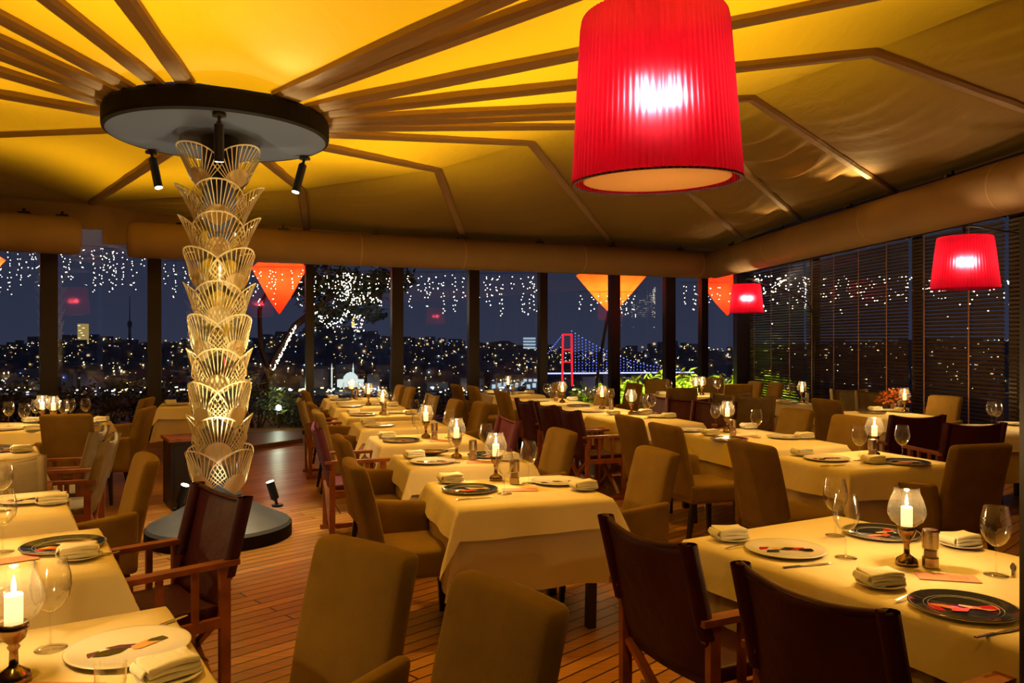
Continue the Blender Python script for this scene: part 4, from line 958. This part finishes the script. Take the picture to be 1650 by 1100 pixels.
# ---------------------------------------------------------------- venetian blinds on the right wall
def blind(y0, y1, label):
    x0, x1 = rw(y0) - .10, rw(y1) - .10; e = empty('venetian_blind', (x0, y0, 0)); d = Vector((x1 - x0, y1 - y0, 0)); Lh = d.length; u = d.normalized(); n = Vector((-u.y, u.x, 0))
    if n.x > 0: n = -n
    mb = MB(); mb.bar((0, 0, 3.10), (d.x, d.y, 3.10), .05, .05); ob('headrail', mb, M_slat, e)
    mb = MB(); z = .42
    while z < 3.06:
        a = Vector((0, 0, z)); t = R(54)
        o1 = n * .021 * math.cos(t) + Vector((0, 0, .021 * math.sin(t)))
        vs = [a - o1, a + o1, a + d + o1, a + d - o1]; th = Vector((0, 0, .0018))
        mb.add(vs + [v + th for v in vs], [(0, 1, 2, 3), (7, 6, 5, 4), (0, 4, 5, 1), (1, 5, 6, 2), (2, 6, 7, 3), (3, 7, 4, 0)]); z += .05
    ob('slats', mb, M_slat, e)
    mb = MB(); mb.bar((0, 0, .40), (d.x, d.y, .40), .045, .02); ob('bottom_rail', mb, M_slat, e)
    k = max(2, int(Lh / .75))
    for i in range(k):
        p = d * ((i + .35) / k) + n * .026; mb = MB(); mb.bar(p + Vector((0, 0, .41)), p + Vector((0, 0, 3.08)), .022, .004, n); ob('ladder_tape', mb, M_cord, e)
    return tag(e, label, 'blind', 'venetian blinds along the right wall')
ys = [hit(1212)[1] - .1, hit(1308)[1] + .05, hit(1478)[1], hit(1636)[1], 2.5]
for i, lab in enumerate(['half open venetian blind nearest the window corner', 'half open venetian blind behind the flower table', 'half open venetian blind behind the nearer arc lamp', 'venetian blind at the right edge of the view']):
    blind(ys[i] - .04, ys[i + 1] + .04, lab)

# ---------------------------------------------------------------- outside: terrace, hedge, garden, lanterns
struct('ground_terrace', MB().add([(-40, 11, -.12), (30, 11, -.12), (30, 26, -.12), (-40, 26, -.12), (-40, 26, -3), (30, 26, -3)], [(0, 1, 2, 3), (3, 2, 5, 4)]), M_beam)
rnd = random.Random(11)
def leaves(mb, c, rad, n, size, zmul=1.0, rnd=rnd):
    for i in range(n):
        while True:
            p = Vector((rnd.uniform(-1, 1), rnd.uniform(-1, 1), rnd.uniform(-1, 1)))
            if p.length < 1: break
        p = p * (rad * (.6 + .4 * rnd.random())); p.z *= zmul; c2 = Vector(c) + p; q = Euler((rnd.uniform(-.9, .9), rnd.uniform(-.9, .9), rnd.uniform(0, 6.3))).to_matrix(); s = size * rnd.uniform(.6, 1.2)
        mb.add([c2 + q @ Vector(v) for v in ((-s * .2, 0, 0), (s * .3, -s * .22, .1 * s), (s, 0, 0), (s * .3, s * .22, .1 * s))], [(0, 1, 2, 3)])
def bush(name, pos, rad, z, n, size, m, label, cat='shrub', group=None, zmul=.8):
    e = empty(name, (pos[0], pos[1], -.12)); mb = MB()
    leaves(mb, (0, 0, z), rad, n, size, zmul); o = ob('foliage', mb, m, e, solid=.004); o['kind'] = 'stuff'
    mb = MB()
    for k in range(5):
        a = k * 1.3; mb.tube([(.05 * math.cos(a), .05 * math.sin(a), 0), (rad * .4 * math.cos(a), rad * .4 * math.sin(a), z)], [.03, .01], 6)
    ob('stem', mb, M_bark, e)
    return tag(e, label, cat, group)
# dark hedge outside the back glass
k = 0
hedge_labels = ['at the far left', 'left of the first post', 'right of the first post', 'between the left posts', 'before the second post', 'left of the gold column', 'behind the gold column', 'right of the gold column', 'behind the centre row', 'beneath the distant boats', 'left of the third post', 'right of the third post', 'behind the brown chairs', 'left of the fourth post', 'right of the fourth post']
for i, lab in enumerate(hedge_labels):
    pxx = -20 + i * 62
    h = hit(max(2, pxx)); r_ = rnd.uniform(.75, .95); y = h[1] + 1.4; x = (pxx - 825) / F * y
    low = i >= 8
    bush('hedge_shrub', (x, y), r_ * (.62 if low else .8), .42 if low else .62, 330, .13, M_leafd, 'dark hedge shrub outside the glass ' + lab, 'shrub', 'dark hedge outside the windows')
gl = [(1008, 606, .75, 'lowest lit green shrub beside the lantern post'), (1040, 600, .85, 'middle lit green shrub outside the back windows'), (1075, 588, .85, 'tall lit green shrub left of the dark post'), (1110, 590, .95, 'tall lit green shrub right of the dark post'), (1150, 594, .9, 'lit green shrub outside the corner'), (1235, 596, .9, 'green shrub seen through the corner blind')]
for (pxx, pyy, rad, lab) in gl:
    y = 19.3; x = (pxx - 825) / F * y; ztop = EYE + (550 - pyy) / F * y + .12
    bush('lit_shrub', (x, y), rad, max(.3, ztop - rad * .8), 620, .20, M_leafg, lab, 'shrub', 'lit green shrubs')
    light('SPOT', 'garden_light', (x - .2, y - 1.3, .3), 150, (.85, 1, .35), .05, (x, y, ztop - .5), 90, .7)
bush('lit_shrub', ((940 - 825) / F * 18.2, 18.2), .6, .35, 300, .15, M_leafg, 'small green shrub left of the lantern post', 'shrub', 'lit green shrubs'); light('POINT', 'garden_light', ((935 - 825) / F * 17.6, 17.5, .5), 6, (.8, 1, .4), .05)
bush('lit_shrub', ((452 - 825) / F * 15.6, 15.6), .55, .45, 320, .12, M_leafg, 'small shrub lit by a garden lamp right of the column', 'shrub', 'lit green shrubs')
e = empty('garden_lamp', ((449 - 825) / F * 15.0, 15.0, -.12)); tag(e, 'small glowing garden lamp outside right of the column', 'lamp')
mb = MB(); mb.tube([(0, 0, 0), (0, 0, .45)], .02, 8); ob('pole', mb, M_black, e); mb = MB(); mb.lathe([(0, .45), (.045, .47), (.05, .50), (.04, .54), (0, .56)], 14); ob('bulb', mb, emis('garden_bulb', (.9, 1, .8), 25), e)
light('POINT', 'garden_light', ((449 - 825) / F * 15.0, 14.93, .75), 7, (.85, 1, .6), .05)
# tree with fairy lights
M_fairy = emis('fairy_bulb', (1, .86, .62), 9)
e = empty('tree', ((470 - 825) / F * 18.5, 18.5, -.12)); tag(e, 'dark tree wrapped in fairy lights outside the back windows', 'tree'); bx = e.location.copy()
def tp(a, b, y=18.5): return Vector(((a - 825) / F * y, y, EYE + (550 - b) / F * y)) - bx
mb = MB(); mb.tube([Vector((-.4, 0, 0)), tp(425, 620), tp(445, 575), tp(475, 525), tp(530, 480), tp(560, 440)], [.13, .11, .09, .08, .06, .04], 9); mb.tube([tp(436, 600), tp(420, 560), tp(418, 500), tp(440, 440)], [.08, .06, .05, .03], 8); mb.tube([tp(500, 505), tp(560, 500), tp(600, 470), tp(640, 450)], [.06, .05, .04, .02], 8); ob('trunk', mb, M_bark, e)
mb = MB()
for (a, b, r_, n) in [(500, 470, .6, 260), (545, 455, .75, 420), (585, 470, .62, 330), (615, 450, .5, 220), (560, 500, .45, 200), (520, 510, .4, 150), (600, 505, .35, 130), (650, 447, .4, 120), (495, 435, .5, 150)]: leaves(mb, tp(a, b), r_, n, .17, .8)
o = ob('foliage', mb, M_leafd, e, solid=.004); o['kind'] = 'stuff'
mb = MB()
def glow(a, b, y=17.7, r=.012): mb.octa(tp(a, b, y), r)
rnd = random.Random(5)
for i in range(90): t = rnd.random(); glow(560 + rnd.gauss(0, 9), 440 + 45 * t, 17.6)
for i in range(110):
    t = rnd.random(); glow(505 + 110 * t + rnd.gauss(0, 3), 500 + 22 * math.sin(t * 6) + rnd.gauss(0, 5), 17.6)
for i in range(70): t = rnd.random(); glow(440 + 36 * t + rnd.gauss(0, 1.0), 596 - 70 * t + rnd.gauss(0, 1.2), 18.3, .016)
for i in range(40): t = rnd.random(); glow(578 + rnd.gauss(0, 6), 505 + 30 * t, 17.6)
o = ob('fairy_lights', mb, M_fairy, e); o['kind'] = 'stuff'
for (a, b, y) in ((560, 465, 17.4), (600, 500, 17.4), (520, 500, 17.4)):
    light('POINT', 'fairy_glow', ((a - 825) / F * y, y, EYE + (550 - b) / F * y), 5, (1, .8, .5), .2)
# hanging inverted cone lanterns
def lantern(cx_, ytop, ybot, half, d, m, label, pw, col):
    x = (cx_ - 825) / F * d; z1 = EYE + (550 - ytop) / F * d; z0 = EYE + (550 - ybot) / F * d; r = half / F * d
    e = empty('cone_lantern', (x, d, z0)); H = z1 - z0
    mb = MB(); mb.lathe([(.012, 0), (r * .42, H * .36), (r * 1.02, H), (r * .55, H * 1.25), (.03, H * 1.42)], 8, caps=False); ob('fabric_cone', mb, m, e)
    mb = MB(); mb.tube([(0, 0, H * 1.4), (0, 0, H * 1.4 + 1.2)], .008, 6); ob('hanging_cord', mb, M_black, e)
    mb = MB(); mb.lathe([(0, H * .66), (.05, H * .7), (.05, H * .78), (0, H * .82)], 12); ob('bulb', mb, emis('lantern_bulb', (1, .6, .3), 14, clear=True), e)
    light('POINT', 'lantern_light', (x, d - .0, z0 + H * .92), pw, col, .08)
    return tag(e, label, 'lantern', 'fabric cone lanterns on the terrace')
lantern(450, 432, 506, 44, 16.6, M_lant_r, 'red cone lantern right of the gold column', 60, (1, .6, .3))
lantern(985, 444, 506, 56, 18.6, M_lant_o, 'large orange cone lantern behind the right back post', 85, (1, .62, .3))
lantern(1172, 452, 508, 46, 19.5, M_lant_r, 'red cone lantern at the window corner', 60, (1, .55, .3))
lantern(-12, 418, 440, 18, 15.4, M_lant_r, 'small red cone lantern at the left edge', 25, (1, .6, .3))
# leaning lantern pole
e = empty('lantern_pole', ((958 - 825) / F * 18.4, 18.4, -.12)); tag(e, 'thin leaning pole below the orange lantern', 'pole'); mb = MB(); b0 = e.location.copy()
def q3(a, b, y=18.4): return Vector(((a - 825) / F * y, y, EYE + (550 - b) / F * y)) - b0
mb.tube([(0, 0, 0), q3(962, 610), q3(968, 570), q3(981, 500)], .035, 8); ob('shaft', mb, M_bark, e)
# icicle fairy light curtains
def curtain(x0, x1, ytop, lens, d, label, seed, dens=1.0):
    rnd = random.Random(seed); cxm = (x0 + x1) / 2; X = (cxm - 825) / F * d; e = empty('fairy_light_curtain', (X, d, 3.0)); o = Vector((X, d, 3.0))
    def q(a, b, y): return Vector(((a - 825) / F * y, y, EYE + (550 - b) / F * y)) - o
    wires, bulbs = MB(), MB(); x = x0 + 6
    while x < x1:
        L_ = rnd.uniform(*lens); pp = [q(x, ytop, d)]; nb = int(L_ / 7.5); px_ = x; 
        for k in range(1, nb + 1):
            px_ = x + rnd.uniform(-1.5, 1.5); p = q(px_, ytop + L_ * k / nb, d); pp.append(p)
            for r_ in range(2 if rnd.random() < .75 * dens else 1): bulbs.octa(p + Vector((rnd.uniform(-.045, .045), 0, rnd.uniform(-.04, .04))), .0090 * d / 14)
        if len(pp) > 1: wires.tube(pp, .0035, 4)
        x += rnd.uniform(7, 19)
    wires.tube([q(x0, ytop, d), q(x1, ytop, d)], .005, 4)
    ob('wire', wires, M_wire, e); b_ = ob('bulbs', bulbs, M_fairy, e); b_['kind'] = 'stuff'
    return tag(e, label, 'string lights', 'icicle light curtains outside the glass')
for (x0, x1, yt, ln_, d, lab, sd) in [(-20, 62, 398, (25, 75), 13.4, 'fairy light curtain left of the first window post', 1), (62, 165, 396, (20, 75), 13.6, 'fairy light curtain right of the first window post', 2), (165, 262, 400, (25, 75), 14.0, 'fairy light curtain between the two left posts', 3),
        (262, 300, 420, (25, 70), 14.2, 'fairy light curtain just left of the gold column', 4), (400, 500, 430, (18, 60), 14.9, 'fairy light curtain over the red cone lantern', 5), (500, 640, 437, (20, 60), 15.6, 'fairy light curtain over the lit tree', 6),
        (640, 762, 438, (25, 75), 16.4, 'fairy light curtain right of the lit tree', 7), (762, 874, 440, (25, 75), 17.0, 'fairy light curtain left of the bridge', 8), (930, 1030, 470, (15, 40), 17.8, 'fairy light curtain over the orange lantern', 9), (1098, 1180, 455, (15, 45), 18.3, 'fairy light curtain at the window corner', 10)]:
    curtain(x0, x1, yt, ln_, d, lab, sd)
e = empty('string_lights', (8.5, 12, 2.5)); tag(e, 'scattered string lights seen through the right hand blinds', 'string lights'); mb = MB(); rnd = random.Random(21)
for i in range(430):
    a = rnd.uniform(1215, 1660); y = 15.5 - (a - 1215) / 445 * 3.5; b = 443 + (a - 1215) / 445 * 5 + abs(rnd.gauss(0, 24)) ; mb.octa(Vector(((a - 825) / F * y, y, EYE + (550 - b) / F * y)) - Vector(e.location), rnd.uniform(.010, .015))
o = ob('bulbs', mb, M_fairy, e); o['kind'] = 'stuff'
mb = MB()
for s in range(14):
    y = 15.3 - s * .25; a = 1225 + s * 32; X = (a - 825) / F * y; mb.tube([Vector((X, y, 3.1)) - Vector(e.location), Vector((X, y, 2.2)) - Vector(e.location)], .004, 4)
ob('wire', mb, M_wire, e)

# ---------------------------------------------------------------- distant city, strait and bridge
WZ = -40.0
struct('ground_water', MB().add([(-2500, 60, WZ), (2500, 60, WZ), (2500, 3200, WZ), (-2500, 3200, WZ)], [(0, 1, 2, 3)]), M_water)
rnd = random.Random(3)
def ridge_y(px_):  # silhouette of the far hills (photo rows)
    pts_ = [(-400, 565), (0, 562), (120, 548), (260, 556), (420, 548), (500, 535), (560, 532), (640, 552), (720, 556), (800, 560), (880, 568), (950, 576), (1000, 570), (1080, 560), (1150, 570), (1300, 560), (1650, 552), (2100, 560)]
    for (a, b), (c, d) in zip(pts_, pts_[1:]):
        if a <= px_ <= c: return b + (d - b) * (px_ - a) / (c - a)
    return 560
D0, D1 = 640.0, 1500.0
def hill_z(x, d):
    p = 825 + F * x / d; ztop = EYE + (550 - ridge_y(p)) / F * D1
    t = max(0, min(1, (d - D0) / (D1 - D0))); bump_ = 5 * math.sin(x * .011 + d * .004) * math.sin(d * .013 + x * .003) * t * (1 - t) * 4
    return WZ + (ztop - WZ) * (t ** .8) + bump_
mb = MB(); NX, NY = 120, 24
for i in range(NX + 1):
    for j in range(NY + 1):
        d = D0 + (D1 - D0) * j / NY; p = -400 + 2500 * i / NX; x = (p - 825) / F * d; mb.v.append((x, d, hill_z(x, d)))
for i in range(NX):
    for j in range(NY): mb.f.append((i * (NY + 1) + j, (i + 1) * (NY + 1) + j, (i + 1) * (NY + 1) + j + 1, i * (NY + 1) + j + 1))
struct('ground_far_hills', mb, M_hill, smooth=True)
bld = MB(); LM = {'amber': (MB(), (1, .62, .18), 5), 'white': (MB(), (.85, .92, 1), 5), 'yellow': (MB(), (1, .85, .25), 6), 'blue': (MB(), (.12, .3, 1), 6), 'dim': (MB(), (.9, .6, .3), .9)}
for i in range(3700):
    d = D0 + 5 + (D1 - D0 - 10) * (rnd.random() ** 1.1); p = rnd.uniform(-380, 1900)
    if 1290 < p < 1450 and rnd.random() < .5: continue
    x = (p - 825) / F * d; z = hill_z(x, d); w_ = rnd.uniform(7, 20); h_ = rnd.uniform(5, 16)
    if rnd.random() < .42: bld.box((x, d, z + h_ / 2), (w_, w_, h_))
    r = rnd.random(); kk = 'amber' if r < .36 else 'white' if r < .60 else 'yellow' if r < .70 else 'blue' if r < .735 else 'dim'
    s = (.28 + .60 * rnd.random() ** 3) * d / 1000 * 1.35 * (2.4 if kk == 'dim' else 1)
    LM[kk][0].box((x + rnd.uniform(-8, 8), d - w_ / 2 - 1, z + rnd.uniform(1, h_ + 2)), (s, s, s))
for i in range(260):    # shoreline row and its boats
    p = rnd.uniform(-380, 1150); d = D0 - 4 + rnd.uniform(-3, 6); x = (p - 825) / F * d; s = rnd.uniform(.4, 1.0); LM['white' if rnd.random() < .6 else 'amber'][0].box((x, d, WZ + rnd.uniform(1, 5)), (s * rnd.uniform(1, 3), s, s))
o = ob('city_buildings', bld, M_bld); tag(o, 'dark mass of distant buildings on the far hillside', 'buildings', kind='stuff')
nm = {'amber': 'amber', 'white': 'cool white', 'yellow': 'yellow', 'blue': 'small blue', 'dim': 'faint glowing'}
for kk, (m_, c_, s_) in LM.items():
    o = ob('city_lights', m_, emis('city_' + kk, c_, s_)); tag(o, nm[kk] + ' city lights scattered over the far hillside', 'city lights', kind='stuff')
# mosque, tv tower, lit tower block, quay hall
def far(name, p, q, d, label, cat):
    e = empty(name, ((p - 825) / F * d, d, EYE + (550 - q) / F * d)); tag(e, label, cat); return e
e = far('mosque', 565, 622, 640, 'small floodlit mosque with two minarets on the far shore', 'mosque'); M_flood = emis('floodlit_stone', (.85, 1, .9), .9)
mb = MB(); mb.box((0, 0, 2.5), (20, 8, 6)); mb.lathe([(6, 5), (5.5, 8), (3, 10.5), (0, 11.5)], 20); ob('hall_and_dome', mb, M_flood, e)
for dx in (-14, 3):
    mb = MB(); mb.lathe([(.6, -1), (.6, 14), (.9, 14.2), (.5, 15), (0, 19)], 8, c=(dx, -5, 0)); ob('minaret', mb, M_flood, e)
e = far('transmission_tower', 209, 556, 1400, 'faint tall transmission tower on the left skyline', 'tower'); mb = MB(); mb.lathe([(4, -8), (2, 30), (4, 34), (4, 40), (1, 44), (.6, 86)], 8); ob('mast', mb, M_bld, e)
e = far('tower_block', 134, 562, 1300, 'tall yellow lit tower block on the left skyline', 'building'); M_yl = emis('yellow_facade', (1, .68, .2), .35)
mb = MB(); mb.box((0, 0, 16), (12, 12, 50)); ob('block', mb, M_yl, e)
mb = MB()
for k in range(12): mb.box((rnd.uniform(-4, 4), -6.3, -6 + 4 * k), (4, .5, 1.2))
ob('windows', mb, emis('block_window', (1, .85, .4), 1.5), e)
e = far('lit_spire', 569, 545, 1250, 'slim yellow lit spire on the middle hill', 'tower'); mb = MB(); mb.lathe([(3.5, -6), (2.5, 10), (1, 14)], 6); mb.lathe([(2.5, 18), (1.8, 30), (0, 34)], 6); ob('spire', mb, emis('spire_glow', (1, .7, .05), 1.2), e)
e = far('quay_hall', 840, 628, 640, 'bright white lit quay hall on the shore', 'building'); M_q = emis('quay_white', (.7, .9, 1), .75)
mb = MB(); mb.box((-6, 0, 3), (40, 10, 8)); mb.box((9, -2, 5), (16, 8, 11)); ob('hall', mb, M_bld, e); mb = MB()
for k in range(9): mb.box((-22 + 4.6 * k, -6.4, 3 + (k % 3)), (2.8, .6, 3.4))
for k in range(4): mb.box((3 + 4 * k, -6.4, 8), (2.6, .6, 2))
ob('windows', mb, M_q, e)
e = far('glass_tower', 853, 556, 1300, 'pale lit office block on the ridge left of the bridge', 'building'); mb = MB()
for k in range(4): mb.box((0, 0, -4 + 5 * k), (20, 8, 3))
ob('lit_floors', mb, emis('office_light', (.6, .85, 1), .6), e)
# bridge
DB = 900.0
e = far('suspension_bridge', 914, 603, 600.0, 'red lit suspension bridge with blue cable lights', 'bridge'); e.scale = (600.0 / DB,) * 3
M_bred = emis('bridge_red', (1, .02, .03), 1.3); M_bdeck = emis('bridge_deck_light', (.55, .6, 1), 1.6); M_bblue = emis('bridge_blue', (.12, .18, 1), 3.2)
for dx in (-6.0, 6.0):
    mb = MB(); mb.bar((dx * .95 / 1.0, 0, -13), (dx * .80, 0, 46), 2.2, 2.2); ob('tower_leg', mb, M_bred, e)
mb = MB(); mb.box((0, 0, 45), (11, 2, 2.0)); mb.box((0, 0, 28), (11, 2, 1.8)); mb.box((0, 0, 14), (11, 2, 1.5)); ob('cross_beam', mb, M_bred, e)
mb = MB(); mb.bar((-26, 0, 1), (155, 60, 0), 8, 1.3); ob('deck', mb, M_bdeck, e)
mb = MB(); 
def cab(t): return Vector((5 + 150 * t, 60 * t, 46 * (1 - t) ** 2.1 + 4 * t * 0 + 3))
for i in range(34):
    t = i / 36; p = cab(t); mb.octa(p, .75)
    n = int(p.z / 3.2)
    for k in range(1, n): mb.box((p.x, p.y, p.z * k / n), (.45, .45, 1.3))
for i in range(14):
    t = i / 14; mb.octa((-6 - 22 * t, 0, 44 - 28 * t), .6)
o = ob('cable_lights', mb, M_bblue, e); o['kind'] = 'stuff'
